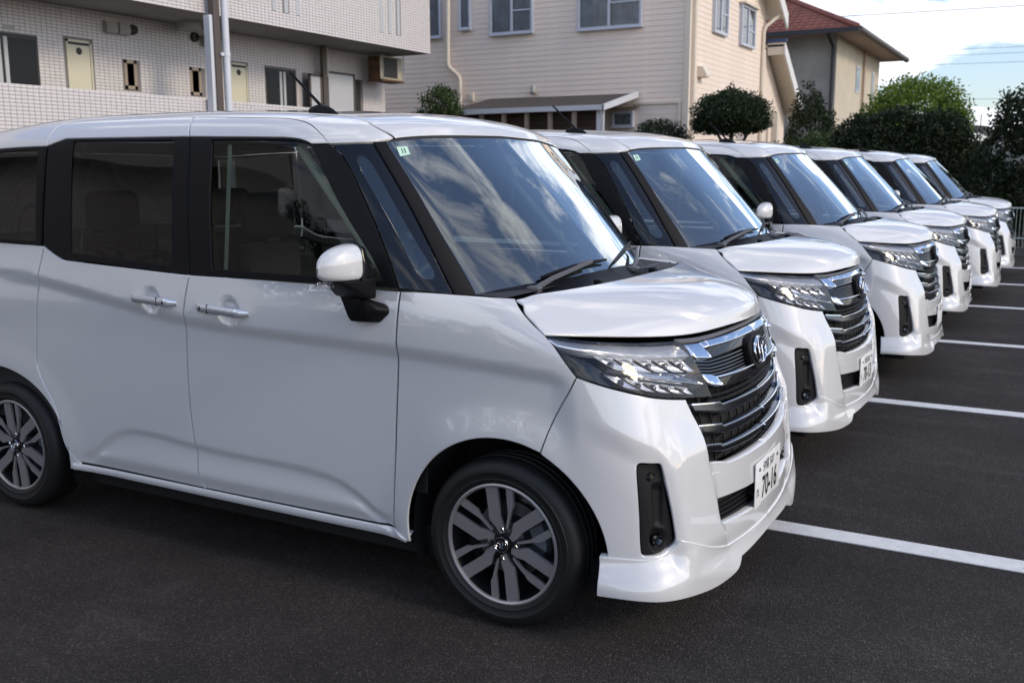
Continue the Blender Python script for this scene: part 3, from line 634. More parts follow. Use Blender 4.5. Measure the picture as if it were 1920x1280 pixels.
    pair('side_rail', P, UPR, [[(-.687, .457), (-.56, .458), (-.46, .461)], [(-.46, .461), (-.352, .467)], [(-.352, .467), (-.400, .562), (-.439, .633), (-.46, .715)], [(-.46, .715), (-1.2, .715), (-2.9, .715)], [(-2.9, .715), (-4.0, .70)], [(-4.0, .70), (-4.0, .488)], [(-4.0, .488), (-2.96, .488)], [(-2.96, .488), (-2.16, .469)], [(-2.16, .469), (-2.138, .472)],
         rev([(u-.004, v+.004) for u, v in TOPS]), rev([(u+.003, v+.005) for u, v in TOPF])], (car, car), grid=.02)
    panel('roof', P, UPR, [[(-.335, .467), (-.385, .562), (-.427, .633), (-.450, .722)], [(-.450, .722), (-1.2, .722), (-2.9, .722)], [(-2.9, .722), (-4.0, .705)], [(-4.0, .705), (-4.0, 1.44)], [(-4.0, 1.44), (.32, 1.44)], [(.32, 1.44), (.32, .466)], [(.32, .466), (-.335, .467)]], car, 'C', grid=.028, thick=.02)
    pair('roof_moulding', M['black'], UPR, [[(-.328, .462), (-.382, .562), (-.424, .633), (-.447, .73)], [(-.447, .73), (-2.9, .73)], [(-2.9, .73), (-2.9, .705)], [(-2.9, .705), (-.468, .705), (-.442, .633)], [(-.442, .633), (-.401, .562), (-.352, .462)], [(-.352, .462), (-.328, .462)]], (car, car), off=-.006, thick=0, grid=.03, gap=0)
    panel('windshield_seal', M['seal'], UPR, [[(-.400, .454), (-.1, .4565), (.32, .4555)], [(.32, .4555), (.32, .472)], [(.32, .472), (-.33, .473)], [(-.33, .473), (-.400, .454)]], car, 'C', off=-.0035, thick=0, grid=.02, gap=0)
    wsn = [(-.400, .456), (-.395, .328), (-.400, .192), (-.399, .066), (-.404, -.010)]
    ws = panel('windshield', M['ws'], UPR, [wsn, [(-.404, -.010), (.32, -.010)], [(.32, -.010), (.32, .457)], [(.32, .457), (-.1, .458), (-.400, .456)]], car, 'C', off=-.004, thick=0, grid=.03, gap=.001)
    panel('glass_border', M['frit'], UPR, [[(-.400, .454), (-.395, .328), (-.400, .192), (-.399, .066), (-.404, -.010)], [(-.404, -.010), (.32, -.010)], [(.32, -.010), (.32, .008)], [(.32, .008), (-.1, .016), (-.29, .035), (-.362, .058)], [(-.362, .058), (-.375, .20), (-.373, .40)], [(-.373, .40), (-.36, .436), (-.32, .443)], [(-.32, .443), (.14, .443)], [(.14, .443), (.17, .405)], [(.17, .405), (.205, .362)], [(.205, .362), (.32, .360)], [(.32, .36), (.32, .455)], [(.32, .455), (-.400, .454)]], ws, 'C', off=-.007, thick=0, grid=.03, gap=.001)
    for s0 in (.262,):
        mb = MB(); q = [pt(UPR, u, v, -.0055) for u, v in ((.222, .366), (.285, .366), (.285, .398), (.232, .400))]; mb.add(q, [(0, 1, 2, 3)]); mb.add([(w.x, -w.y, w.z) for w in q], [(3, 2, 1, 0)]); mb.obj('sensor_window', M['grey'], ws, 0)
    pair('windshield_pillar', M['black'], UPR, [[(-.466, .457), (-.403, .456)], [(u-.003, v) for u, v in wsn], [(-.407, -.010), (-.480, -.004)], [(-.480, -.004), (-.477, .05), (-.460, .28), (-.466, .457)]], (car, car), off=.004, thick=.02, grid=.02)
    qc = loop([(-.582, .398), (-.560, .410), (-.535, .404), (-.522, .30), (-.512, .10), (-.512, .062), (-.530, .045), (-.560, .046), (-.572, .062), (-.571, .149), (-.580, .316)])
    qf = pair('quarter_window', M['frit'], UPR, [[(-.684, .453), (-.468, .455)], [(-.468, .455), (-.462, .28), (-.479, .05), (-.482, -.002)], [(-.482, -.002), (-.673, .004)], rev([(u+.004, v) for u, v in GA[1:]])+[(-.684, .453)]], (car, car), off=-.004, holes=[qc], grid=.02, thick=.001)
    pair('quarter_glass', M['ws'], UPR, inset(qc if area(qc) > 0 else qc[::-1], -.01), qf, raw=True, off=-.007, thick=0, gap=0, grid=.03)
    # inspection sticker
    mb = MB(); q = [pt(UPR, u, v, -.0025) for u, v in ((-.374, .405), (-.319, .407), (-.308, .431), (-.364, .433))]
    mb.add(q, [(0, 1, 2, 3)]); st = mb.obj('inspection_sticker', M['stick'], ws, 0)
    ex = (q[1]-q[0]).normalized(); ez = (q[3]-q[0]).normalized(); nn = ex.cross(ez)
    t = text_mesh('11', .030, .0006); flat_text('sticker_text', t, M['ink'], q[0].lerp(q[2], .5), ex, ez, nn*.0012, st, sx=.9)
    # wipers
    def wiper(pv, tip, b0, b1, sg):
        w = lambda q, o: (lambda p: Vector((p.x, p.y*sg, p.z)))(pt(UPR, q[0], q[1], o))
        mb = MB(); p0, p1 = w(pv, .012), w(tip, .026); bl0, bl1 = w(b0, .012), w(b1, .012); mid = bl0.lerp(bl1, .5)+Vector((.006, 0, .010))
        mb.tube([p0, p0.lerp(p1, .25)+Vector((.01, 0, .012)), p1, mid], .007, 6, rf=lambda t: .011-.005*t)
        a = mb.obj('wiper', M['grey'], car)
        mb = MB(); mb.tube([bl0.lerp(bl1, i/12)+Vector((.004, 0, .006))*math.sin(math.pi*i/12) for i in range(13)], .008, 6, rf=lambda t: .004+.006*math.sin(math.pi*t)); mb.obj('wiper_blade', M['black'], a)
        mb = MB(); c_ = p0; mb.box((c_.x-.02, c_.y-.018, c_.z-.012), (c_.x+.025, c_.y+.018, c_.z+.012), .005); mb.obj('wiper_pivot', M['grey'], a)
    wiper((-.20, -.030), (.15, .016), (-.14, .002), (.30, .018), 1)
    wiper((.16, -.030), (-.10, .03), (.30, .002), (-.24, .06), -1)
    # antenna
    mb = MB(); ax, ay = -.875, -.545
    def fin(s, t):
        q = 2*math.pi*t; l = -.068+.136*s; w = .024*math.sin(math.pi*(.04+.92*s))**.6; h = .034*math.sin(math.pi*min(1, .14+.86*s))**.8
        x = ax+l; y = ay+w*math.cos(q); b = float(_roofz(x, ay))
        return (x, y, b-.004+h*max(0, math.sin(q)))
    mb.grid(fin, 18, 20); an = mb.obj('roof_antenna', M['black'], car, 60)
    mb = MB(); z0 = float(_roofz(-.89, ay))+.022; mb.tube([(-.885, ay, z0), (-.958, ay, (z0+1.846)/2), (-1.03, ay, 1.846)], .006, 8, rf=lambda t: .0065-.002*t); mb.obj('antenna_mast', M['black'], an)
    # door handles
    for d, (u0, v0, u1, v1), nm in ((fd, (-1.268, .994, -1.006, .981), 1), (sd, (-1.372, .998, -1.640, 1.009), 0)):
        mb = MB(); n = 22; rr = []
        for i in range(n+1):
            s = i/n; u, v = u0+(u1-u0)*s, v0+(v1-v0)*s
            c_ = pt(LOW, u0, v0).lerp(pt(LOW, u1, v1), s)+Vector((0, -1, 0))*(-.004+.027*min(1, math.sin(math.pi*(.03+.94*s))*2.2))
            e = .35+.65*min(1, math.sin(math.pi*(.02+.96*s))*2.4); rr.append((c_, e))
        v_ = []; m_ = 12
        for c_, e in rr:
            for k in range(m_):
                q = 2*math.pi*k/m_; a_, b_ = sup(q, .0085*e, .0165*e, 2.8); v_.append((c_.x, c_.y+a_, c_.z+b_))
        f_ = [(i*m_+k, i*m_+(k+1) % m_, (i+1)*m_+(k+1) % m_, (i+1)*m_+k) for i in range(n) for k in range(m_)]+[tuple(range(m_))[::-1], tuple(n*m_+k for k in range(m_))]
        mb.add(v_, f_); h = pair_mb('door_handle', M['satin'], mb, d, 45)
        mb = MB(); c_ = rr[4][0]; mb.lathe([(.0001, .0095), (.0045, .0095), (.0055, .007)], lambda r, q, hh: (c_.x+math.cos(q)*r*.8, c_.y-hh, c_.z+math.sin(q)*r*1.5), 14); pair_mb('lock_button', M['black'], mb, h)
        mb = MB(); c_ = rr[7][0]; mb.box((c_.x-.0008, c_.y-.0092, c_.z-.0165), (c_.x+.0008, c_.y+.004, c_.z+.0165)); pair_mb('handle_seam', M['black'], mb, h)
    # mirrors
    mb = MB()
    def shell(s, t):          # s round the section, t outboard
        y = -.945-.128*t; kx = max((1-t**2.6)**.5, .03); kz = max((1-t**2.1)**.5, .02)
        q = 2*math.pi*s; a_, b_ = sup(q, 1, 1, 3.0)
        x = -.466+(.054*a_ if a_ > 0 else .034*a_)*kx-.022*t*t; z = 1.186+(.072*b_*kz if b_ > 0 else .05*b_*(.35+.65*kx))
        return (x, y, max(z, 1.146))
    mb.grid(shell, 40, 20); mb.add([shell(i/40, 0) for i in range(40)], [tuple(range(40))])
    def hull(pts, bev):
        bm = bmesh.new(); vs_ = [bm.verts.new(q) for q in pts]; r_ = bmesh.ops.convex_hull(bm, input=vs_)
        bmesh.ops.delete(bm, geom=[g_ for g_ in r_['geom_interior'] if isinstance(g_, bmesh.types.BMVert)], context='VERTS')
        bmesh.ops.dissolve_limit(bm, angle_limit=R(4), verts=bm.verts[:], edges=bm.edges[:])
        bmesh.ops.bevel(bm, geom=bm.edges[:], offset=bev, segments=3, profile=.5, affect='EDGES'); bm.verts.index_update()
        q_ = MB(); q_.add([w.co[:] for w in bm.verts], [[w.index for w in f_.verts] for f_ in bm.faces]); bm.free(); return q_
    foot = hull([(-.575, -.815, 1.070), (-.410, -.815, 1.050), (-.388, -.815, 1.028), (-.430, -.815, .988), (-.535, -.815, .984), (-.565, -.880, 1.085), (-.462, -.885, 1.080), (-.420, -.868, 1.040), (-.455, -.875, .998), (-.530, -.875, .996)], .008)
    mir = pair_mb('side_mirror', M['black'], foot, (car, car), 50)
    stalk = hull([(-.560, -.835, 1.075), (-.440, -.835, 1.070), (-.560, -.905, 1.080), (-.440, -.905, 1.078), (-.505, -1.040, 1.146), (-.430, -1.045, 1.146), (-.512, -.868, 1.146), (-.412, -.868, 1.146), (-.505, -.950, 1.108), (-.430, -.950, 1.106)], .010)
    pair_mb('mirror_housing', M['black'], stalk, mir, 50)
    neck = hull([(-.505, -.872, 1.14), (-.420, -.872, 1.14), (-.502, -.950, 1.14), (-.412, -.950, 1.14), (-.492, -.900, 1.248), (-.432, -.900, 1.246), (-.492, -.950, 1.256), (-.424, -.950, 1.255)], .010)
    pair_mb('mirror_inner_end', M['gloss'], neck, mir, 50)
    pair_mb('mirror_cover', P, mb, mir, 60)
    sig = hull([(-.505, -1.050, 1.126), (-.440, -1.050, 1.128), (-.500, -1.072, 1.132), (-.450, -1.074, 1.134), (-.505, -1.055, 1.146), (-.440, -1.058, 1.146)], .003)
    pair_mb('turn_signal', M['lamp_orange'], sig, mir)
    # ---------------- plate
    pl = empty('license_plate', parent=car)
    pc = Vector((.655, 0, .402)); tilt = R(3)
    mb = MB(); mb.box((-.002, -.165, -.0825), (.002, .165, .0825), .0015); po = mb.obj('plate_sheet', M['plate'], pl); po.location = pc
    mb = MB()
    mb.box((.60, -.14, .365), (.651, .14, .43)); mb.obj('plate_bracket', M['black'], pl, 0)
    mb = MB(); mb.box((.635, -.02+.19, .345), (.648, .02+.19, .50), .004); mb.obj('plate_stay', M['grey'], pl) if False else None
    # ---------------- wheels
    for side, x in ((-1, 0.), (-1, -2.49), (1, 0.), (1, -2.49)):
        wheel(car, x, side)
    # ---------------- cabin
    mb = MB(); mb.box((-2.95, -.70, .155), (.50, .70, .26)); mb.box((-.05, -.45, .262), (.36, .45, .88)); mb.obj('underbody', M['under'], car, 0)
    for cx, cz in ARCHES:
        for sg in (1, -1):
            mb = MB(); mb.lathe([(.372, .045), (.372, .30), (.30, .32), (.0, .33)], lambda r, q, h: (cx+r*math.cos(q), sg*(.812-h), cz+r*math.sin(q)), 28, R(-20), R(200)); mb.obj('wheel_liner', M['under'], car)
    pair('door_trim', M['inner'], LOW, [[(-2.9, 1.10), (-.30, 1.08)], [(-.30, 1.08), (-.30, .40)], [(-.30, .40), (-2.9, .40)], [(-2.9, .40), (-2.9, 1.10)]], (car, car), off=-.055, thick=0, grid=.1)
    panel('headliner', M['liner'], UPR, [[(-.50, .62), (.32, .53)], [(.32, .53), (.32, 1.44)], [(.32, 1.44), (-2.9, 1.44)], [(-2.9, 1.44), (-2.9, .56)], [(-2.9, .56), (-.66, .56)], [(-.66, .56), (-.50, .62)]], car, 'C', off=-.035, thick=0, grid=.1)
    mb = MB()
    prof = [(-.02, 1.085), (-.20, 1.09), (-.36, 1.075), (-.46, 1.03), (-.49, .93), (-.46, .80), (-.42, .55), (-.35, .40)]
    mb.grid(lambda s, t: (prof[int(round(t*7))][0]+.05*(1-(2*s-1)**2), -.72+1.44*s, prof[int(round(t*7))][1]+.015*math.sin(math.pi*s)), 24, 7); mb.obj('dashboard', M['inner'], car, 60)
    sw = Vector((-.60, -.34, 1.0)); ax_ = Vector((-.85, 0, .5)).normalized(); u_ = Vector((0, 1, 0)); v_ = ax_.cross(u_)
    mb = MB(); mb.tube([sw+(u_*math.cos(q)+v_*math.sin(q))*.182 for q in [2*math.pi*k/36 for k in range(37)]], .015, 8, cap=False)
    for q in (0, math.pi, -math.pi/2): mb.tube([sw, sw+(u_*math.cos(q)+v_*math.sin(q))*.18], .014, 6)
    mb.tube([sw, sw-ax_*.2], .035, 10); mb.obj('steering_wheel', M['inner'], car, 50)
    for x, ys in ((-1.12, (-.36, .36)), (-2.05, (-.36, .36))):
        for yy in ys:
            st_ = empty('seat', parent=car)
            mb = MB(); mb.box((x-.02, yy-.25, .48), (x+.50, yy+.25, .66), .05); mb.obj('cushion', M['fabric'], st_, 60)
            mb = MB()
            def back(s, t):
                q = 2*math.pi*s; a_, b_ = sup(q, 1, 1, 3.5); w = .245-.06*t**3; z = .62+.58*t; return (x-.02-.17*t+.055*a_*(1-.3*t), yy+w*b_, z)
            mb.grid(back, 24, 10); mb.add([back(i/24, 1) for i in range(24)], [tuple(range(24))]); mb.obj('backrest', M['fabric'], st_, 60)
            mb = MB(); mb.box((x-.265, yy-.13, 1.215), (x-.175, yy+.13, 1.40), .035); mb.obj('headrest', M['fabric'], st_, 60)
    for sg in (1, -1):
        mb = MB(); mb.grid(lambda s, t: (-1.165-.04*s+.02*t, sg*(-.785+.045*(t)**1.0+.02*s), 1.02+.56*t), 3, 8); mb.obj('pillar_trim', M['trim'], car)
        mb = MB(); mb.tube([(-.46+(-.55+.12)*t, sg*(.715-.05*t), 1.10+.47*t) for t in [i/6 for i in range(7)]], .018, 8); mb.obj('pillar_trim', M['trim'], car)
    mb = MB(); mb.box((-.66, -.125, 1.425), (-.645, .125, 1.49), .006); mb.tube([(-.65, 0, 1.48), (-.55, 0, 1.58)], .008, 6); mb.obj('rear_view_mirror', M['inner'], car)
    return car
def _roofz(x, y):
    """height of the roof at plan position (x, y<0) by search along the net"""
    best = None
    us = np.linspace(-2.9, .32, 260); vs_ = np.linspace(.46, 1.44, 120); U, V = np.meshgrid(us, vs_); 
    global _RZ
    try: q = _RZ
    except NameError: _RZ = q = UPR(U.ravel(), V.ravel())
    d = np.hypot(q[:, 0]-x, q[:, 1]-y); k = np.argsort(d)[:4]; w = 1/(d[k]+1e-4); return (q[k, 2]*w).sum()/w.sum()
def text_mesh(s, size, bold=0.0):
    c = bpy.data.curves.new('lettering', 'FONT'); c.body = s; c.size = size; c.align_x = 'CENTER'; c.align_y = 'CENTER'; c.offset = bold; c.resolution_u = 6
    o = bpy.data.objects.new('lettering', c); col.objects.link(o)
    bpy.context.view_layer.update(); dg = bpy.context.evaluated_depsgraph_get()
    me = bpy.data.meshes.new_from_object(o.evaluated_get(dg)); bpy.data.objects.remove(o); bpy.data.curves.remove(c)
    return me
def flat_text(name, me, m, origin, ex, ez, lift, parent, sx=1., sy=1.):
    nm = me.copy(); nm.materials.clear()
    for v in nm.vertices: v.co = Vector(origin)+ex*(v.co.x*sx)+ez*(v.co.y*sy)+lift
    return link_mesh(name, nm, m, parent)
_wm = {}
def wheel(car, x, side):
    cx, cz = x, .287; yf = .788      # face plane of the rim
    w = empty('wheel', (cx, side*yf, cz), 0, car)
    L = lambda r, q, h: (r*math.cos(q), side*h, r*math.sin(q))
    def get(key, fn, sm=35):
        k = (key, side)
        if k not in _wm: _wm[k] = fn().mesh(key, sm)
        return _wm[k]
    def tyre():
        p = [(.199, -.012), (.205, .002), (.212, .006), (.218, .0095), (.2195, .0112), (.2215, .0112), (.223, .0105), (.240, .0125), (.2425, .0142), (.2455, .0142), (.247, .0122), (.258, .0105), (.268, .006), (.2765, -.002), (.2825, -.012), (.2855, -.026)]
        for g in (-.046, -.078, -.110): p += [(.287, g+.0065), (.2795, g+.005), (.2795, g-.005), (.287, g-.0065)]
        p += [(.2855, -.136), (.280, -.152), (.268, -.166), (.24, -.172), (.20, -.165)]
        return MB().lathe(p, L, 96)
    link_mesh('tyre', get('tyre', tyre, 30), M['tyre'], w)
    # shoulder tread notches
    def barrel(): return MB().lathe([(.203, .0), (.196, -.004), (.190, -.02), (.183, -.06), (.183, -.12), (.19, -.165)], L, 64)
    rim = link_mesh('rim', get('barrel', barrel), M['rimb'], w)
    def lipr(): return MB().lathe([(.2005, .004), (.2035, .0055), (.2060, .004), (.2060, -.004)], L, 72)
    link_mesh('rim_edge', get('rim_edge', lambda: MB().lathe([(.1925, -.004), (.1935, .0035), (.1995, .0065), (.2050, .0045), (.2055, -.004)], L, 72)), M['rim'], w)
    link_mesh('brake_disc', get('brake_disc', lambda: MB().lathe([(.06, -.070), (.128, -.070), (.128, -.082), (.06, -.082)], L, 48)), M['disc'], w)
    def cal():
        mb = MB(); mb.lathe([(.085, -.055), (.135, -.055), (.140, -.065), (.140, -.095), (.085, -.095)], L, 10, R(-22), R(32)); return mb
    link_mesh('brake_caliper', get('brake_caliper', cal), M['caliper'], w)
    link_mesh('hub', get('hub', lambda: MB().lathe([(.0001, -.012), (.03, -.012), (.052, -.018), (.072, -.030), (.085, -.06), (.085, -.09), (.183, -.13)], L, 48)), M['rimb'], w)
    wide = [(.034, -.006), (.058, -.018), (.080, -.038), (.1945, -.041), (.1958, .002), (.092, .002), (.066, .010), (.040, .012)]
    nar = [(.052, .018), (.100, .033), (.112, .034), (.1930, .035), (.1905, .060), (.128, .056), (.112, .046), (.100, .043), (.052, .025)]
    def sp(poly, h0, h1, dish):
        def f():
            mb = MB(); mb.prism(poly, lambda r, t, h: (r, side*(h-dish*max(0, 1-r/.11)**2), -t), h0, h1)
            return mb
        return f
    for k in range(6):
        a = R(96-60*k)
        for nm, poly in (('spoke', wide), ('thin_spoke', nar)):
            big = [(r, t) for r, t in poly]
            o = link_mesh('spoke', get(nm, sp(poly, -.014, -.0015, .010), 20), M['rim'], w); o.rotation_euler = (0, -a, 0)
            if nm == 'spoke':
                b = link_mesh('spoke_back', get(nm+'b', sp([(.03, -.012), (.08, -.036), (.19, -.038), (.19, .0), (.092, .0), (.05, .012), (.03, .012)], -.055, -.0145, .0), 20), M['rimb'], w); b.rotation_euler = (0, -a, 0)
    link_mesh('center_cap', get('center_cap', lambda: MB().lathe([(.0001, .004), (.026, .003), (.0285, -.001), (.030, -.02)], L, 36)), M['gloss'], w)
    def ring():
        mb = MB()
        for cy, a_, b_, wd in ((0, .0245, .0245, .0014), (0, .019, .0125, .0012), (.0055, .012, .0056, .0011), (0, .0052, .012, .0011)):
            mb.grid(lambda i, j: ((a_+wd*math.cos(2*math.pi*j))*math.cos(2*math.pi*i), side*(.0045+wd*math.sin(2*math.pi*j)), cy+(b_+wd*math.cos(2*math.pi*j))*math.sin(2*math.pi*i)), 32, 6)
        return mb
    link_mesh('cap_emblem', get('cap_emblem', ring), M['chrome'], w)
    for k in range(4):
        o = link_mesh('lug_nut', get('lug_nut', lambda: MB().lathe([(.0001, .010), (.006, .0095), (.0085, .006), (.0095, -.004), (.0095, -.03)], L, 6), 30), M['chrome'], w)
        q = R(90*k); o.location = (.050*math.cos(q), side*-.012, .050*math.sin(q))
    if side < 0 and x == 0:
        pass
# ------------------------------------------------------------------ cars in the row
CARS = [(0, 0, 0, '70-16'), (-.033, 2.23, -.024, '70-13'), (.087, 4.667, .008, None), (.105, 7.184, .022, None), (.244, 9.55, .035, None), (.279, 12.176, .035, None)]
CAR_LABELS = ['white boxy minivan nearest the camera, plate 70-16, two whole side doors in view',
              'white boxy minivan second from the camera, plate 70-13, behind the nearest one',
              'white boxy minivan third from the camera in the parked row',
              'white boxy minivan fourth from the camera in the parked row',
              'white boxy minivan second from the far end of the parked row',
              'white boxy minivan at the far end of the parked row, beside the fence']
car0 = build_car()
def copy_tree(o, parent=None):
    c = o.copy(); col.objects.link(c); c.parent = parent
    for ch in list(o.children): copy_tree(ch, c)
    return c
cars = [car0]+[copy_tree(car0) for _ in CARS[1:]]
TOPLINE = text_mesh('沖縄 507', .046); KANA = text_mesh('れ', .040)
for c, (x, y, a, num), lb in zip(cars, CARS, CAR_LABELS):
    c.location = (x, y, 0); c.rotation_euler = (0, 0, a); tag(c, lb, 'car', 'white minivans parked in a row')
    pl = [q for q in c.children if q.name.split('.')[0] == 'license_plate'][0]
    o = Vector((.6575, 0, .402)); ex, ez, li = Vector((0, 1, 0)), Vector((0, 0, 1)), Vector((.0004, 0, 0))
    flat_text('region_lettering', TOPLINE, M['ink'], o+Vector((0, .0, .047)), ex, ez, li, pl, .88, 1.0)
    flat_text('kana_lettering', KANA, M['ink'], o+Vector((0, -.134, -.030)), ex, ez, li, pl)
    if num: flat_text('number_lettering', text_mesh(num, .098, .0018), M['ink'], o+Vector((0, .020, -.028)), ex, ez, li, pl, .90, 1.12)
    mb = MB()
    for sg in (-1, 1):
        mb.lathe([(.0001, .003), (.006, .0025), (.0075, 0)], lambda r, q, h: (o.x+h, sg*.118+math.cos(q)*r, o.z+.052+math.sin(q)*r), 14)
    mb.obj('plate_bolt', M['grey'], pl)
# ------------------------------------------------------------------ ground
def asphalt():
    m, n, l, b = node_mat('asphalt')
    t = n.new('ShaderNodeTexCoord')
    def noise(sc, det=6, ro=.6):
        k = n.new('ShaderNodeTexNoise'); k.inputs['Scale'].default_value = sc; k.inputs['Detail'].default_value = det; k.inputs['Roughness'].default_value = ro; l.new(t.outputs['Object'], k.inputs['Vector']); return k
    def ramp(src, p0, c0, p1, c1):
        r = n.new('ShaderNodeValToRGB'); r.color_ramp.elements[0].position = p0; r.color_ramp.elements[0].color = (*c0, 1); r.color_ramp.elements[1].position = p1; r.color_ramp.elements[1].color = (*c1, 1); l.new(src, r.inputs[0]); return r.outputs[0]
    v = n.new('ShaderNodeTexVoronoi'); v.inputs['Scale'].default_value = 190; l.new(t.outputs['Object'], v.inputs['Vector'])
    sepc = n.new('ShaderNodeSeparateColor'); l.new(v.outputs['Color'], sepc.inputs[0])
    base = ramp(noise(.55, 8, .68).outputs['Fac'], .36, (.026, .0225, .0215), .66, (.054, .047, .045))
    st = ramp(sepc.outputs[0], .50, (.72, .72, .72), 1.0, (2.0, 1.95, 1.9)); _r = st.node.color_ramp; _e = _r.elements.new(.93); _e.color = (1.5, 1.48, 1.45, 1); _r.elements[2].color = (2.7, 2.65, 2.6, 1)
    mx = n.new('ShaderNodeMix'); mx.data_type = 'RGBA'; mx.blend_type = 'MULTIPLY'; mx.inputs['Factor'].default_value = 1; l.new(base, mx.inputs['A']); l.new(st, mx.inputs['B'])
    # pale scuffs
    sc = ramp(noise(2.2, 10, .74).outputs['Fac'], .56, (0, 0, 0), .76, (.017, .0165, .016))
    ad = n.new('ShaderNodeMix'); ad.data_type = 'RGBA'; ad.blend_type = 'ADD'; ad.inputs['Factor'].default_value = 1; l.new(mx.outputs['Result'], ad.inputs['A']); l.new(sc, ad.inputs['B'])
    # long faint scuffs left by turning tyres
    mpn = n.new('ShaderNodeMapping'); mpn.inputs['Rotation'].default_value = (0, 0, .5); mpn.inputs['Scale'].default_value = (.35, 2.6, 1); l.new(t.outputs['Object'], mpn.inputs[0])
    k3 = n.new('ShaderNodeTexNoise'); k3.inputs['Scale'].default_value = 1.6; k3.inputs['Detail'].default_value = 9; k3.inputs['Roughness'].default_value = .66; l.new(mpn.outputs[0], k3.inputs['Vector'])
    sc2 = ramp(k3.outputs['Fac'], .54, (0, 0, 0), .74, (.020, .0195, .019))
    ad2 = n.new('ShaderNodeMix'); ad2.data_type = 'RGBA'; ad2.blend_type = 'ADD'; ad2.inputs['Factor'].default_value = 1; l.new(ad.outputs['Result'], ad2.inputs['A']); l.new(sc2, ad2.inputs['B']); ad = ad2
    l.new(ad.outputs['Result'], b.inputs['Base Color']); b.inputs['Roughness'].default_value = .85; b.inputs['Specular IOR Level'].default_value = .22
    bp = n.new('ShaderNodeBump'); bp.inputs['Strength'].default_value = .9; bp.inputs['Distance'].default_value = .008; l.new(v.outputs['Distance'], bp.inputs['Height'])
    bp2 = n.new('ShaderNodeBump'); bp2.inputs['Strength'].default_value = .35; bp2.inputs['Distance'].default_value = .012; l.new(noise(38, 5).outputs['Fac'], bp2.inputs['Height']); l.new(bp.outputs[0], bp2.inputs['Normal']); l.new(bp2.outputs[0], b.inputs['Normal'])
    return m
M['asphalt'] = asphalt()
def line_paint():
    m = mat('road_paint', (.78, .78, .77), .6, var=.16, vscale=20, bump=.5, bscale=160); n = m.node_tree.nodes; l = m.node_tree.links; b = n['Principled BSDF']
    t = n.new('ShaderNodeTexCoord'); k = n.new('ShaderNodeTexNoise'); k.inputs['Scale'].default_value = 55; k.inputs['Detail'].default_value = 8; k.inputs['Roughness'].default_value = .7; l.new(t.outputs['Object'], k.inputs['Vector'])
    r = n.new('ShaderNodeValToRGB'); r.color_ramp.elements[0].position = .63; r.color_ramp.elements[1].position = .69; l.new(k.outputs['Fac'], r.inputs[0])
    src = b.inputs['Base Color'].links[0].from_socket; mx = n.new('ShaderNodeMix'); mx.data_type = 'RGBA'; l.new(r.outputs[0], mx.inputs['Factor']); l.new(src, mx.inputs['A']); mx.inputs['B'].default_value = (.10, .095, .09, 1); l.new(mx.outputs['Result'], b.inputs['Base Color'])
    return m
M['line'] = line_paint()
M['earth'] = mat('ground_earth', (.10, .085, .06), .95, var=.4, vscale=.8)
mb = MB(); mb.add([(-600, -600, -.02), (600, -600, -.02), (600, 900, -.02), (-600, 900, -.02)], [(0, 1, 2, 3)]); tag(mb.obj('ground', M['earth'], None, 0), kind='structure')
mb = MB(); mb.grid(lambda s, t: (-10.9+50*s, -40+56.05*t, 0), 4, 4); tag(mb.obj('parking_lot', M['asphalt'], None, 0), kind='structure')
for i, y in enumerate((.592, 3.225, 5.88, 8.50, 11.0, 13.5)):
    mb = MB(); mb.box((-4.0, y-.062, .001), (2.9, y+.062, .005)); o = mb.obj('bay_line', M['line'], None, 0)
    tag(o, kind='structure')
# ------------------------------------------------------------------ tiled apartment block on the left
M['tile'] = mat('white_wall_tile', (.72, .675, .66), .35, var=.10, vscale=9)
M['grout'] = mat('tile_grout', (.22, .205, .20), .9)
M['soffit'] = mat('soffit_render', (.40, .38, .36), .9, var=.12, vscale=1.5)
M['swin'] = mat('frosted_pane', (.10, .10, .095), .15)
M['dwin'] = mat('dark_window', (.010, .010, .011), .22, spec=.2)
M['cream'] = mat('cream_door', (.66, .62, .47), .5, var=.05)
M['tan'] = mat('tan_frame', (.36, .29, .22), .5)
M['brown'] = mat('brown_metal', (.09, .072, .060), .5)
M['lgrey'] = mat('light_grey_panel', (.50, .51, .53), .5, var=.05)
M['wpipe'] = mat('white_pipe', (.66, .68, .73), .4, var=.06)
M['vent'] = mat('vent_grey', (.40, .39, .36), .5, var=.15)
M['vdark'] = mat('dark_metal', (.03, .027, .025), .5)
M['rust'] = mat('rusted_steel', (.16, .075, .030), .8, var=.55, vscale=9, c2=(.045, .03, .022))
M['acw'] = mat('yellowed_casing', (.55, .50, .38), .5, var=.25, vscale=5)
apt = empty('apartment_building', (-10.9, 5, 0)); tag(apt, 'white tiled apartment block with covered walkway and cream doors, left', 'building')
def rel(mb, name, m, parent, o, sm=35):
    q = mb.obj(name, m, parent, sm); q.location = -Vector(o); return q
AO = (-10.9, 5, 0)
PX, PZ = .0905, .0500
_tm = MB(); _tm.add([(0, 0, 0), (0, PX-.006, 0), (0, PX-.006, PZ-.006), (0, 0, PZ-.006), (.007, .0015, .0015), (.007, PX-.0075, .0015), (.007, PX-.0075, PZ-.0075), (.007, .0015, PZ-.0075)], [(4, 5, 6, 7), (0, 1, 5, 4), (1, 2, 6, 5), (2, 3, 7, 6), (3, 0, 4, 7)])
TILE = _tm.mesh('tile', 0); TILE.materials.append(M['tile'])
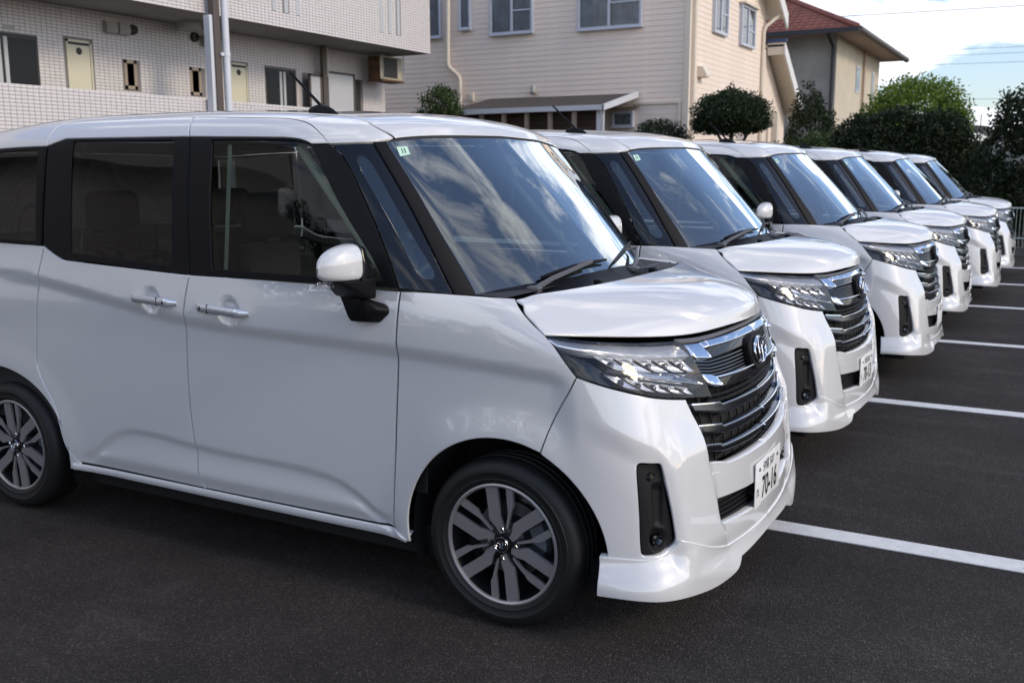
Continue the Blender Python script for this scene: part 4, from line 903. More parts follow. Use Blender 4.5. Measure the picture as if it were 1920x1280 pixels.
def tiles(parent, x, y0, y1, z0, z1, singles=0, holes=()):
    """stack-bonded tiles on the plane x; the nearest ones as objects of their own, the rest joined"""
    ny, nz = int((y1-y0)/PX), int(round((z1-z0)/PZ)); pos = []
    for j in range(nz):
        for i in range(ny):
            y, z = y0+i*PX, z1-(j+1)*PZ
            if any(a-.02 < y+PX/2 < b+.02 and c-.01 < z+PZ/2 < d+.01 for a, b, c, d in holes): continue
            pos.append((y, z))
    pos.sort(key=lambda q: (q[0]+3.45)**2+(q[1]-2.4)**2*3)
    for k, (y, z) in enumerate(pos[:singles]):
        o = bpy.data.objects.new('tile', TILE); col.objects.link(o); o.parent = parent; o.location = Vector((x, y+.003, z+.003))-Vector(AO)
    mb = MB(); base = [v.co[:] for v in TILE.vertices]; fs = [tuple(p.vertices) for p in TILE.polygons]
    for y, z in pos[singles:]:
        j = rnd.uniform(-.0012, .0012); mb.add([(x+a+j*(a > .001), y+.003+b, z+.003+c) for a, b, c in base], fs)
    if mb.v:
        me = bpy.data.meshes.new('tile_field'); me.from_pydata(mb.v, [], mb.f); o = link_mesh('tile_field', me, M['tile'], parent); o.location = -Vector(AO); o['kind'] = 'stuff'
# tile material with joints for the parts of the block outside the view
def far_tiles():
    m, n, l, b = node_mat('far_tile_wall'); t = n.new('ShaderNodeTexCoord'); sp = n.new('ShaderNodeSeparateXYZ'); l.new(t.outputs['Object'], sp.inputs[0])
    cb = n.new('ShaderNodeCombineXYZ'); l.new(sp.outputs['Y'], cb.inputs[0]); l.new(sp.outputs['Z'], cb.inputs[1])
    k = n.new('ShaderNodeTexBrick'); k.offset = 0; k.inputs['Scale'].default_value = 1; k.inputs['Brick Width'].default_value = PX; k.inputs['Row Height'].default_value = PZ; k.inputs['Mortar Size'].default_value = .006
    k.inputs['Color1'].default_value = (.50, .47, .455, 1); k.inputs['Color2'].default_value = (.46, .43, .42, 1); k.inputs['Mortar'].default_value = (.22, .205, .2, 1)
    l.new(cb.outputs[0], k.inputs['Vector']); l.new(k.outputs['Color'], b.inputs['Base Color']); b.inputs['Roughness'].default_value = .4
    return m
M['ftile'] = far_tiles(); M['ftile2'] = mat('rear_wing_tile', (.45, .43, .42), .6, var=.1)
mb = MB(); mb.box((-11.06, -11.5, 0), (-10.905, 15.32, 2.635)); rel(mb, 'parapet', M['grout'], apt, AO, 0)
mb = MB(); mb.box((-12.4, -11.5, 4.0), (-10.905, 15.32, 4.02)); rel(mb, 'soffit', M['soffit'], apt, AO, 0)
mb = MB(); mb.box((-19, -11.5, 4.025), (-10.907, 15.315, 7.0)); rel(mb, 'upper_wall', M['grout'], apt, AO, 0)
mb = MB(); mb.box((-19, -11.5, 0), (-12.205, 15.40, 4.0)); rel(mb, 'walkway_wall', M['grout'], apt, AO, 0)
mb = MB(); mb.box((-12.2, -11.5, 0), (-11.06, 15.32, 1.45)); rel(mb, 'walkway_floor', M['soffit'], apt, AO, 0)
for z0, z1, x in ((0, 2.62, -10.90), (4.02, 7.0, -10.903)):
    mb = MB(); mb.add([(x, -11.5, z0), (x, 4.60, z0), (x, 4.60, z1), (x, -11.5, z1)], [(0, 1, 2, 3)]); rel(mb, 'tile_wall', M['ftile'], apt, AO, 0)
mb = MB(); mb.add([(-12.2, -11.5, 1.45), (-12.2, 5.4, 1.45), (-12.2, 5.4, 4.0), (-12.2, -11.5, 4.0)], [(0, 1, 2, 3)]); rel(mb, 'tile_wall', M['ftile'], apt, AO, 0)
slots = [(10.33, 10.43), (10.64, 10.74), (10.95, 11.05), (13.47, 13.57), (13.77, 13.87), (14.07, 14.17)]
tiles(apt, -10.905, 4.62, 15.30, 1.75, 2.65, 300)
tiles(apt, -10.907, 4.62, 15.31, 4.0, 5.30, 0, [(a, b, 4.26, 6) for a, b in slots])
wall_holes = [(5.2, 6.60, 2.0, 3.48), (7.09, 7.55, 2, 3.52), (8.17, 8.50, 2.83, 3.31), (9.58, 9.92, 2.82, 3.31), (10.55, 11.0, 2, 3.47), (11.50, 12.37, 2, 3.47), (12.58, 14.50, 2, 3.46)]
tiles(apt, -12.205, 5.42, 15.38, 2.45, 4.0, 0, wall_holes)
for a, b in slots:
    mb = MB(); mb.box((-10.93, a, 4.26), (-10.895, b, 5.4)); rel(mb, 'recess_slot', M['lgrey'], apt, AO, 0)
def entry(y0, y1, z1, w, name='dark_entrance'):
    mb = MB(); mb.box((-12.25, y0, 1.46), (-12.185, y1, z1)); o = rel(mb, name, M['brown'] if w else M['cream'], apt, AO, 0); return o
for y0, y1, z1 in ((5.35, 6.60, 3.48), (11.51, 12.36, 3.46)):
    mb = MB(); mb.box((-12.22, y0, 1.46), (-12.190, y1, z1)); fr = rel(mb, 'entrance_frame', M['vdark'], apt, AO, 0)
    ym = y0+(y1-y0)*.52
    mb = MB(); mb.box((-12.187, y0+.04, 1.5), (-12.180, ym-.10, z1-.06)); o = mb.obj('pane', M['dwin'], fr, 0)
    mb = MB(); mb.box((-12.187, ym+.10, 1.5), (-12.180, y1-.04, z1-.06)); o = mb.obj('pane', M['dwin'], fr, 0)
    for a in (-.085, .025): mb = MB(); mb.box((-12.187, ym+a, 1.5), (-12.165, ym+a+.06, z1-.05)); mb.obj('post', M['lgrey'], fr, 0)
for y0, y1, z1 in ((7.09, 7.55, 3.51), (10.56, 11.0, 3.47)):
    mb = MB(); mb.box((-12.22, y0, 1.46), (-12.180, y0+.03, z1)); mb.box((-12.22, y1-.03, 1.46), (-12.18, y1, z1)); mb.box((-12.22, y0, z1-.035), (-12.18, y1, z1)); d = rel(mb, 'door_frame', M['cream'], apt, AO, 0)
    mb = MB(); mb.box((-12.22, y0+.034, 1.46), (-12.192, y1-.034, z1-.075), .003); mb.obj('door', M['cream'], d, 0)
    mb = MB(); mb.box((-12.22, y0+.034, z1-.072), (-12.20, y1-.034, z1-.038)); mb.obj('vent_gap', M['vdark'], d, 0)
    mb = MB(); yc = (y0+y1)/2; mb.lathe([(.0001, .012), (.035, .012), (.05, .006), (.055, 0)], lambda r, q, h: (-12.192+h, yc+r*math.cos(q), z1-.165+r*math.sin(q)), 20); mb.obj('round_vent', M['vdark'], d)
for y0, y1, z0, z1 in ((8.17, 8.49, 2.83, 3.30), (9.58, 9.91, 2.82, 3.30)):
    mb = MB(); mb.box((-12.24, y0, z0), (-12.21, y1, z1)); wv = rel(mb, 'small_window', M['vdark'], apt, AO, 0)
    mb = MB(); f = .055; ye = y1-.07
    for q in ((y0, y0+f, z0, z1), (ye-f, ye, z0, z1), (y0, ye, z0, z0+f), (y0, ye, z1-f, z1)): mb.box((-12.23, q[0], q[2]), (-12.19, q[1], q[3]))
    mb.obj('frame', M['tan'], wv, 0)
    mb = MB(); mb.box((-12.212, y0+f, z0+f), (-12.205, ye-f, z1-f)); mb.obj('pane', M['swin'], wv, 0)
for y0, y1 in ((7.80, 8.01), (8.05, 8.26), (9.87, 10.10)):
    mb = MB(); mb.prism([(0, 3.68), (.10, 3.68), (.12, 3.76), (.10, 3.86), (0, 3.87)], lambda a, b, d: (-12.2+a, d, b), y0, y1); rel(mb, 'vent_hood', M['vent'], apt, AO, 0)
for y, z in ((8.37, 3.79), (9.72, 3.82)):
    mb = MB(); mb.lathe([(.035, .08), (.075, .07), (.085, .03), (.085, 0)], lambda r, q, h: (-12.2+h, y+r*math.cos(q), z+r*math.sin(q)), 24); mb.lathe([(.0001, .02), (.04, .03)], lambda r, q, h: (-12.2+h, y+r*math.cos(q), z+r*math.sin(q)), 24); rel(mb, 'round_vent', M['vdark'], apt, AO)
mb = MB(); mb.box((-12.2, 6.05, 3.53), (-12.19, 6.24, 3.60)); rel(mb, 'number_plate', M['vent'], apt, AO, 0)
mb = MB(); mb.lathe([(.0001, -.14), (.19, -.14), (.20, -.12), (.20, -.02), (.21, -.02), (.21, 0)], lambda r, q, h: (-11.80+r*math.cos(q), 9.25+r*math.sin(q), 4.0+h), 32); rel(mb, 'ceiling_lamp', M['vent'], apt, AO)
# brown framed screen and post near the corner
mb = MB(); mb.box((-12.03, 12.93, 1.45), (-11.95, 13.06, 4.0)); rel(mb, 'screen_post', M['brown'], apt, AO, 0)
mb = MB(); mb.box((-12.02, 13.07, 3.4), (-11.96, 13.12, 4.0)); rel(mb, 'drain_pipe', M['acw'], apt, AO, 0)
for y0, y1, z1 in ((12.52, 12.92, 3.42), (13.07, 14.0, 3.52)):
    mb = MB(); mb.box((-12.0, y0, 1.6), (-11.97, y0+.05, z1)); mb.box((-12.0, y1-.06, 1.6), (-11.97, y1, z1)); mb.box((-12.0, y0, z1-.05), (-11.97, y1, z1)); s = rel(mb, 'screen_frame', M['brown'], apt, AO, 0)
    mb = MB(); mb.box((-11.99, y0+.05, 1.6), (-11.98, y1-.06, z1-.05)); mb.obj('screen_panel', M['lgrey'], s, 0)
mb = MB(); mb.box((-12.21, 14.12, 1.46), (-12.18, 14.45, 3.43)); rel(mb, 'dark_doorway', M['vdark'], apt, AO, 0)
# pillar with rain pipe, in front of the parapet
pil = empty('facade_pillar', (-10.75, 8.75, 0)); tag(pil, 'dark brown pillar with white edge in front of the tiled block', 'pillar')
mb = MB(); mb.box((-.06, -.03, 0), (.06, .10, 7)); mb.obj('column', M['brown'], pil, 0)
mb = MB(); mb.box((-.10, -.10, 0), (.03, -.034, 3.96)); mb.obj('edge_strip', M['wpipe'], pil, 0)
rp = empty('rain_pipe', (-10.66, 8.93, 0)); tag(rp, 'white round rain pipe clamped beside the dark pillar', 'pipe')
mb = MB(); mb.tube([(0, 0, 0), (0, 0, 7)], .058, 20); mb.obj('pipe', M['wpipe'], rp)
for z in (3.36, 4.28): mb = MB(); mb.lathe([(.062, -.03), (.066, -.03), (.066, .03), (.062, .03)], lambda r, q, h: (r*math.cos(q), r*math.sin(q), z+h), 20); mb.box((-.02, -.12, z-.025), (.01, -.05, z+.025)); mb.obj('clamp', M['wpipe'], rp)
# air conditioner hung under the overhang
ac = empty('air_conditioner', (-11.75, 14.8, 3.4)); tag(ac, 'rusty air conditioner unit hung under the apartment overhang corner', 'air conditioner')
mb = MB(); mb.box((-.17, -.40, .04), (.17, .40, .53), .02); mb.obj('casing', M['acw'], ac)
mb = MB(); mb.box((-.16, -.412, .04), (.15, -.401, .52)); mb.obj('rusted_side', M['rust'], ac, 0)
mb = MB(); mb.box((.171, -.30, .08), (.178, .20, .50)); mb.obj('fan_grille', M['vdark'], ac, 0)
mb = MB(); mb.box((-.19, -.42, 0), (.20, .42, .035)); mb.obj('tray', M['rust'], ac, 0)
for y in (-.35, .41):
    mb = MB(); mb.tube([(.19, y, 0), (.19, y, .60)], .012, 6); mb.obj('hanger', M['vent'], ac)
# ------------------------------------------------------------------ beige clapboard house
M['board'] = mat('beige_siding', (.90, .76, .645), .7, var=.10, vscale=1.3)
M['btrim'] = mat('cream_trim', (.74, .66, .54), .6, var=.06)
M['wframe'] = mat('aluminium_frame', (.50, .53, .60), .4)
M['wglass'] = mat('house_glass', (.06, .068, .075), .05)
M['curtain'] = mat('curtain_behind_glass', (.74, .75, .77), .7, var=.4, vscale=3)
M['shingle'] = mat('brown_shingle', (.085, .068, .058), .9, var=.35, vscale=9, bump=.4, bscale=40)
M['fascia'] = mat('white_fascia', (.60, .62, .66), .5, var=.06)
M['slat_brown'] = mat('brown_slat_wall', (.07, .045, .032), .8, var=.3, vscale=5)
HY, HX = 19.6, -6.51
house = empty('beige_house', (HX, HY, 0)); tag(house, 'two storey beige clapboard house with white windows behind the cars', 'house')
HO = (HX, HY, 0)
mb = MB(); mb.box((-17, HY+.02, 0), (HX-.02, 26.3, 7.6)); rel(mb, 'wall_core', M['board'], house, HO, 0)
EXP = .128
def siding(face):
    mb = MB(); t0, t1 = .014, .005
    if face == 'S': mb.prism([(0, 0), (-t0, 0), (-t1, EXP+.012), (0, EXP+.012)], lambda a, b, d: (d, HY+.02+a, b), -17, HX+.0)
    else: mb.prism([(0, 0), (t0, 0), (t1, EXP+.012), (0, EXP+.012)], lambda a, b, d: (HX-.02+a, d, b), HY+.0, 26.3)
    me = mb.mesh('siding_board', 0); me.materials.append(M['board'])
    for i in range(60):
        z = i*EXP
        if z < 1.6: continue
        o = bpy.data.objects.new('siding_board', me); col.objects.link(o); o.parent = house; o.location = Vector((0, 0, z))-Vector(HO)
siding('S'); siding('E')
mb = MB(); mb.box((HX-.09, HY-.035, 0), (HX+.035, HY+.09, 7.6)); rel(mb, 'corner_board', M['btrim'], house, HO, 0)
mb = MB(); mb.tube([(HX+.06, HY+.25, 0), (HX+.06, HY+.25, 7.6)], .045, 12); rel(mb, 'drain_pipe', M['btrim'], house, HO)
def win_s(x0, x1, z0, z1, mull=None, trans=None, par=house):
    f = .055; y = HY-.01
    mb = MB()
    for q in ((x0, x0+f, z0, z1), (x1-f, x1, z0, z1), (x0+f, x1-f, z0, z0+f), (x0+f, x1-f, z1-f, z1)): mb.box((q[0], y-.075, q[2]), (q[1], y+.03, q[3]))
    w = rel(mb, 'window', M['wframe'], par, HO, 0)
    mb = MB(); mb.box((x0-.02, y-.10, z0-.03), (x1+.02, y-.02, z0-.002)); mb.obj('sill', M['wframe'], w, 0)
    if mull: mb = MB(); mb.box((mull-.03, y-.068, z0+f), (mull+.03, y-.03, z1-f)); mb.obj('mullion', M['wframe'], w, 0)
    if mull and trans: mb = MB(); mb.box((mull+.03, y-.062, trans-.018), (x1-f, y-.03, trans+.018)); mb.obj('transom', M['wframe'], w, 0)
    xs = [(x0+f, (mull-.03) if mull else x1-f)]+([(mull+.03, x1-f)] if mull else [])
    for a, b in xs:
        mb = MB(); mb.box((a, y-.040, z0+f), (b, y-.034, z1-f)); mb.obj('pane', M['pane'], w, 0)
        mb = MB(); n = max(6, int((b-a)/.035)); mb.grid(lambda s, t: (a+(b-a)*s, y-.012+.012*math.sin(s*n*1.7+2*math.sin(s*9)), z0+f+(z1-z0-2*f)*t), n*2, 1); mb.obj('curtain', M['curtain'], w, 0)
M['pane'] = glass('window_pane', (.86, .88, .90), boost=1.4)
win_s(-14.3, -13.36, 4.98, 6.4, -13.85); win_s(-12.80, -12.44, 5.13, 6.3)
win_s(-11.86, -10.61, 4.93, 6.3, -11.22, 5.49); win_s(-9.36, -7.68, 4.88, 6.3, -8.53, 5.47); win_s(-8.41, -7.85, 2.53, 2.90)
def win_e(y0, y1, z0, z1):
    f = .07; x = HX+.01; mb = MB(); ym = (y0+y1)/2
    for q in ((y0, y0+f, z0, z1), (y1-f, y1, z0, z1), (y0+f, y1-f, z0, z0+f), (y0+f, y1-f, z1-f, z1)): mb.box((x-.03, q[0], q[2]), (x+.075, q[1], q[3]))
    w = rel(mb, 'window', M['wframe'], house, HO, 0)
    mb = MB(); mb.box((x+.03, ym-.035, z0+f), (x+.065, ym+.035, z1-f)); mb.obj('mullion', M['wframe'], w, 0)
    mb = MB(); mb.box((x+.03, ym+.035, (z0+z1)/2-.1), (x+.06, y1-f, (z0+z1)/2-.06)); mb.obj('transom', M['wframe'], w, 0)
    for a, b in ((y0+f, ym-.035), (ym+.035, y1-f)):
        mb = MB(); mb.box((x+.034, a, z0+f), (x+.040, b, z1-f)); mb.obj('pane', M['pane'], w, 0)
        mb = MB(); mb.box((x+.010, a, z0+f), (x+.020, b, z1-f)); mb.obj('curtain', M['curtain'], w, 0)
    mb = MB(); mb.box((x, y0-.06, z1), (x+.16, y1+.06, z1+.05)); mb.obj('hood', M['btrim'], w, 0)
win_e(21.3, 22.42, 4.86, 6.05); win_e(23.62, 24.94, 4.80, 5.86)
mb = MB(); mb.tube([(-13.08, HY-.10, 7), (-13.13, HY-.10, 4.28), (-13.08, HY-.10, 4.18), (-12.80, HY-.10, 3.95), (-12.76, HY-.10, 3.85), (-12.76, HY-.10, 0)], .055, 10); rel(mb, 'drain_pipe', M['btrim'], house, HO)
mb = MB(); mb.box((-10.64, HY-.14, 3.40), (-10.48, HY-.02, 3.47)); mb.lathe([(.0001, .13), (.05, .12), (.075, .06), (.075, -.06), (.06, -.08)], lambda r, q, h: (-10.56+r*math.cos(q), HY-.12+r*math.sin(q), 3.50+h), 14); rel(mb, 'wall_lamp', M['vent'], house, HO)
mb = MB(); mb.box((-12.52, HY-.10, 3.28), (-12.36, HY-.01, 3.50), .01); rel(mb, 'meter_box', M['btrim'], house, HO)
mb = MB(); mb.prism([(0, 0), (.22, 0), (.22, .06), (.12, .24), (0, .26)], lambda a, b, d: (HX+a, d, 3.70+b), 20.3, 20.62); rel(mb, 'vent_hood', M['btrim'], house, HO, 0)
mb = MB(); mb.box((-7.82, HY-.035, 3.05), (-6.66, HY+.0, 3.11)); mb.box((-6.72, HY-.035, 1), (-6.66, HY, 3.048)); rel(mb, 'wall_trim', M['btrim'], house, HO, 0)
# lean-to on the near side
lr = [(-11.9, 17.55, 2.93), (-7.78, 17.55, 2.90), (-7.78, HY, 3.32), (-11.9, HY, 3.34)]
mb = MB(); mb.add([(x, y, z) for x, y, z in lr]+[(x, y, z-.05) for x, y, z in lr], [(0, 1, 2, 3), (7, 6, 5, 4), (0, 4, 5, 1), (1, 5, 6, 2), (2, 6, 7, 3), (3, 7, 4, 0)]); lt_ = rel(mb, 'lean_to_roof', M['shingle'], house, HO, 0)
mb = MB(); mb.box((-11.92, 17.51, 2.83), (-7.75, 17.548, 2.945)); mb.obj('fascia', M['fascia'], lt_, 0)
mb = MB(); mb.prism([(17.51, 2.82), (17.51, 2.95), (HY-.05, 3.37), (HY-.05, 3.22)], lambda a, b, d: (d, a, b), -7.775, -7.72); mb.obj('fascia', M['fascia'], lt_, 0)
mb = MB(); mb.box((-11.8, 18.0, 0), (-7.95, 18.06, 2.85)); rel(mb, 'lean_to_wall', M['slat_brown'], house, HO, 0)
for i in range(7):
    x = -11.7+i*.62; mb = MB(); mb.box((x, 17.66, 0), (x+.09, 17.75, 2.84)); rel(mb, 'lean_to_post', M['tan'] if i < 6 else M['fascia'], house, HO, 0)
for i in range(9):
    z = 1.7+i*.12; mb = MB(); mb.box((-11.8, 17.97, z), (-7.95, 17.995, z+.10)); rel(mb, 'lattice_slat', M['slat_brown'], house, HO, 0)
mb = MB(); mb.tube([(-7.80, 17.62, 2.84), (-7.83, 17.7, 2.75), (-7.83, 17.7, 0)], .035, 10); rel(mb, 'drain_pipe', M['fascia'], house, HO)
mb = MB(); mb.add([(-8.0, HY-.5, 2.96), (-7.70, HY-.5, 2.96), (-7.70, HY, 3.02), (-8.0, HY, 3.02), (-8.5, HY-.35, 2.93), (-8.5, HY, 2.99)], [(0, 1, 2, 3), (4, 0, 3, 5)]); rel(mb, 'window_awning', M['brown'], house, HO, 0)
# roof edges at the far end of the sunny side
def barge(y0, z0, y1, z1, d, nm):
    mb = MB(); s = (z1-z0)/(y1-y0); mb.prism([(y0, z0), (y1, z1), (y1, z1-d*1.3), (y0, z0-d)], lambda a, b, q: (q, a, b), HX+.46, HX+.52); b_ = rel(mb, nm, M['btrim2'], house, HO, 0)
    mb = MB(); mb.prism([(y0, z0-.06), (y1, z1-.06), (y1, z1-.12), (y0, z0-.12)], lambda a, b, q: (q, a, b), HX-3, HX+.455); mb.obj('eave_soffit', M['btrim'], b_, 0)
    return b_
M['btrim2'] = mat('white_bargeboard', (.74, .73, .70), .5)
barge(23.0, 8.3, 26.75, 5.95, .32, 'bargeboard'); barge(26.55, 5.15, 29.3, 3.33, .34, 'bargeboard')
for q0, q1 in (((HX+.0, 26.55, 4.80), (HX+.47, 26.62, 5.15)), ((HX, 29.22, 3.0), (HX+.455, 29.29, 3.30))):
    mb = MB(); mb.box(q0, q1); rel(mb, 'bracket_end', M['btrim'], house, HO, 0)
mb = MB(); mb.box((HX-.0, 26.52, 5.15), (HX+.55, 26.62, 5.25)); rel(mb, 'ridge_cap', mat('blue_cap', (.03, .06, .16), .5), house, HO, 0)
mb = MB(); mb.prism([(26.3, 0), (29.0, 0), (29.0, 3.15), (26.55, 4.95), (26.3, 4.95)], lambda a, b, q: (q, a, b), HX-3, HX-.04); rel(mb, 'annexe_wall', M['board'], house, HO, 0)
mb = MB(); mb.box((HX+.1, 26.9, 0), (HX+.28, 27.08, 3.2)); rel(mb, 'porch_post', M['btrim'], house, HO, 0)
mb = MB(); mb.tube([(HX+.40, 26.3, 5.9), (HX+.10, 25.95, 5.55), (HX+.05, 25.9, 5.4), (HX+.05, 25.9, 0)], .05, 10); rel(mb, 'drain_pipe', M['btrim'], house, HO)
# ------------------------------------------------------------------ house with the red tiled roof
M['stucco'] = mat('shaded_stucco', (.36, .35, .32), .9, var=.35, vscale=.9, bump=.3, bscale=30)  # shade on the near wall is put into this greyer copy
M['stucco2'] = mat('sunlit_stucco', (.62, .55, .43), .9, var=.16, vscale=.8)  # sun on the side wall is put into this lighter cream copy
def tile_roof_mat():
    return mat('red_roof_tile', (.27, .080, .052), .6, var=.42, vscale=2.2)
M['rtile'] = tile_roof_mat()
M['gutter'] = mat('dark_gutter', (.02, .022, .028), .5)
M['pinksoffit'] = mat('pink_soffit', (.40, .29, .23), .8)
RX, RY = -6.01, 33.8
red = empty('red_roof_house', (RX, RY, 0)); tag(red, 'stucco house with shaded and sunlit walls and red tiled hip roof', 'house'); RO = (RX, RY, 0)
mb = MB(); mb.box((-16, RY, 0), (RX-.01, 42.8, 6.14)); rel(mb, 'wall', M['stucco'], red, RO, 0)
mb = MB(); mb.box((RX-.008, RY+.03, 0), (RX+.02, 42.8, 6.14)); rel(mb, 'side_wall', M['stucco2'], red, RO, 0)
ex0, ey0, ex1, ey1, ez0 = -17, 32.72, -5.15, 43.85, 6.20
mb = MB(); mb.box((ex0, ey0+.05, 6.14), (ex1-.05, ey1, 6.18)); rel(mb, 'soffit', M['pinksoffit'], red, RO, 0)
sl = .50; hw = (ey1-ey0)/2
def roofpt(a, b): return (a, b)
mb = MB()
def tiled(fn, n_along, n_up):
    """fn(s, t) -> (point, up-normal); one raised lip per course, rounded along the course"""
    nu = n_along*6
    for j in range(n_up):
        t0, t1 = j/n_up, (j+1)/n_up
        for i in range(nu):
            q = []
            for s, t, h in ((i/nu, t0, .045), ((i+1)/nu, t0, .045), ((i+1)/nu, t1, .008), (i/nu, t1, .008)):
                p = fn(s, t)
                if p is None: q = None; break
                wob = .022*math.sin(s*n_along*2*math.pi)
                q.append((p[0], p[1], p[2]+h+wob))
            if q:
                mb.add(q, [(0, 1, 2, 3)]); a, b = q[0], q[1]; mb.add([a, b, (b[0], b[1], b[2]-.05), (a[0], a[1], a[2]-.05)], [(0, 1, 2, 3)])
def south(s, t):
    x0 = ex0; x1 = ex1-t*hw; return (x0+(x1-x0)*s, ey0+t*hw, ez0+t*hw*sl)
def east(s, t):
    y0, y1 = ey0+t*hw, ey1-t*hw; return (ex1-t*hw, y0+(y1-y0)*s, ez0+t*hw*sl)
tiled(south, 42, 20); tiled(east, 34, 20)
me = bpy.data.meshes.new('roof_tiles'); me.from_pydata(mb.v, [], mb.f); o = link_mesh('roof_tiles', me, M['rtile'], red); o.location = -Vector(RO); o['kind'] = 'stuff'
mb = MB(); mb.tube([(ex1+.02, ey0-.02, ez0+.08)]+[(ex1-t*hw, ey0+t*hw, ez0+t*hw*sl+.08) for t in (.25, .5, .75, 1)], .10, 8); rel(mb, 'hip_ridge', M['rtile'], red, RO)
mb = MB(); mb.add([(ex0, ey1, ez0), (ex1, ey1, ez0), (ex1-hw, ey0+hw, ez0+hw*sl), (ex0, ey0+hw, ez0+hw*sl)], [(0, 1, 2, 3)]); rel(mb, 'rear_roof', M['rtile'], red, RO, 0)
mb = MB(); mb.box((ex0, ey0-.10, ez0-.10), (ex1+.05, ey0+.0, ez0+.06)); rel(mb, 'gutter', M['gutter'], red, RO, 0)
mb = MB(); mb.tube([(ex1+.10, ey0-.08, ez0-.02), (ex1+.10, ey1+.08, ez0-.02)], .11, 10); rel(mb, 'gutter', M['brown'], red, RO)
mb = MB(); mb.tube([(RX-.12, ey0, ez0-.05), (RX-.10, RY-.08, ez0-.45), (RX-.10, RY-.08, 0)], .06, 8); rel(mb, 'drain_pipe', M['gutter'], red, RO)
mb = MB(); mb.box((-7.95, RY-.06, 1.5), (-7.80, RY-.002, 5.95)); rel(mb, 'wall_strip', M['wframe'], red, RO, 0)
mb = MB(); mb.tube([(RX+.10, 38.8, 6.1), (RX+.10, 38.8, 1)], .05, 8); rel(mb, 'drain_pipe', M['pinksoffit'], red, RO)
for y0, y1, z0, z1 in ((37.5, 38.3, 4.45, 5.45), (41.0, 41.5, 3.9, 5.5)):
    mb = MB(); mb.box((RX+.02, y0, z0), (RX+.05, y1, z1)); w = rel(mb, 'window', M['wframe'], red, RO, 0)
    mb = MB(); mb.box((RX+.051, y0+.06, z0+.06), (RX+.056, y1-.06, z1-.06)); mb.obj('pane', M['wglass'], w, 0)
# ------------------------------------------------------------------ plants
def leaf_mat(name, c, c2, tr=.25):
    m = bpy.data.materials.new(name); m.use_nodes = True; n = m.node_tree.nodes; l = m.node_tree.links; b = n['Principled BSDF']; o = n['Material Output']
    t = n.new('ShaderNodeTexCoord'); k = n.new('ShaderNodeTexNoise'); k.inputs['Scale'].default_value = 3.5; k.inputs['Detail'].default_value = 5; l.new(t.outputs['Object'], k.inputs['Vector'])
    r = n.new('ShaderNodeValToRGB'); r.color_ramp.elements[0].position = .35; r.color_ramp.elements[1].position = .68; r.color_ramp.elements[0].color = (*c2, 1); r.color_ramp.elements[1].color = (*c, 1)
    l.new(k.outputs['Fac'], r.inputs[0]); l.new(r.outputs[0], b.inputs['Base Color']); b.inputs['Roughness'].default_value = .55; b.inputs['Specular IOR Level'].default_value = .35
    d = n.new('ShaderNodeBsdfTranslucent'); l.new(r.outputs[0], d.inputs[0]); mx = n.new('ShaderNodeMixShader'); mx.inputs[0].default_value = tr; l.new(b.outputs[0], mx.inputs[1]); l.new(d.outputs[0], mx.inputs[2]); l.new(mx.outputs[0], o.inputs[0])
    return m
M['leaf_dark'] = leaf_mat('dark_leaf', (.030, .050, .016), (.014, .026, .010))
M['leaf_mid'] = leaf_mat('mid_leaf', (.060, .100, .022), (.030, .055, .014))
M['leaf_lit'] = leaf_mat('sunlit_leaf', (.19, .28, .035), (.07, .13, .02), .40)  # sunlight on the crown is put into this brighter leaf colour
M['leaf_black'] = leaf_mat('deep_green_leaf', (.028, .044, .014), (.012, .022, .009))
M['bark'] = mat('bark', (.07, .055, .045), .9, var=.4, vscale=14, bump=.6, bscale=40)
def crown(name, blobs, n, size, m, parent, seed=1, clump=.35, aspect=1.9):
    g = np.random.default_rng(seed); P = []; tot = sum(b[1][0]*b[1][1]*b[1][2] for b in blobs)**1
    for c, r in blobs:
        k = int(n*r[0]*r[1]*r[2]/tot); nc = max(8, k//22)
        d = g.normal(size=(nc, 3)); d /= np.linalg.norm(d, axis=1)[:, None]; rad = .62+.42*g.random(nc)**.7
        cc = np.array(c)+d*rad[:, None]*np.array(r)
        idx = g.integers(0, nc, k); P.append(cc[idx]+np.clip(g.normal(size=(k, 3)), -1.5, 1.5)*clump*np.array(r)*.40)
    P = np.concatenate(P); k = len(P)
    a = g.normal(size=(k, 3)); a[:, 2] += .5; a /= np.linalg.norm(a, axis=1)[:, None]; b = np.cross(a, g.normal(size=(k, 3))); b /= np.linalg.norm(b, axis=1)[:, None]
    nrm = np.cross(a, b); s = size*(.6+.8*g.random(k))[:, None]; w = s/aspect
    V = np.stack([P-a*s*.5, P+b*w*.5+nrm*w*.14, P+a*s*.5, P-b*w*.5+nrm*w*.14], 1).reshape(-1, 3)
    F = np.arange(4*k).reshape(-1, 4)
    me = bpy.data.meshes.new(name); me.from_pydata(V.tolist(), [], F.tolist())
    return link_mesh(name, me, m, parent)
def tree(name, base, label, cat, blobs, n, size, m, trunks, seed=1, group=None, clump=.35, aspect=1.9):
    e = empty(name, base); tag(e, label, cat, group)
    for path, r in trunks:
        mb = MB(); mb.tube(path, r, 8, rf=lambda t: r*(1-.6*t)); mb.obj('trunk', M['bark'], e)
    crown('crown', blobs, n, size, m, e, seed, clump, aspect); return e
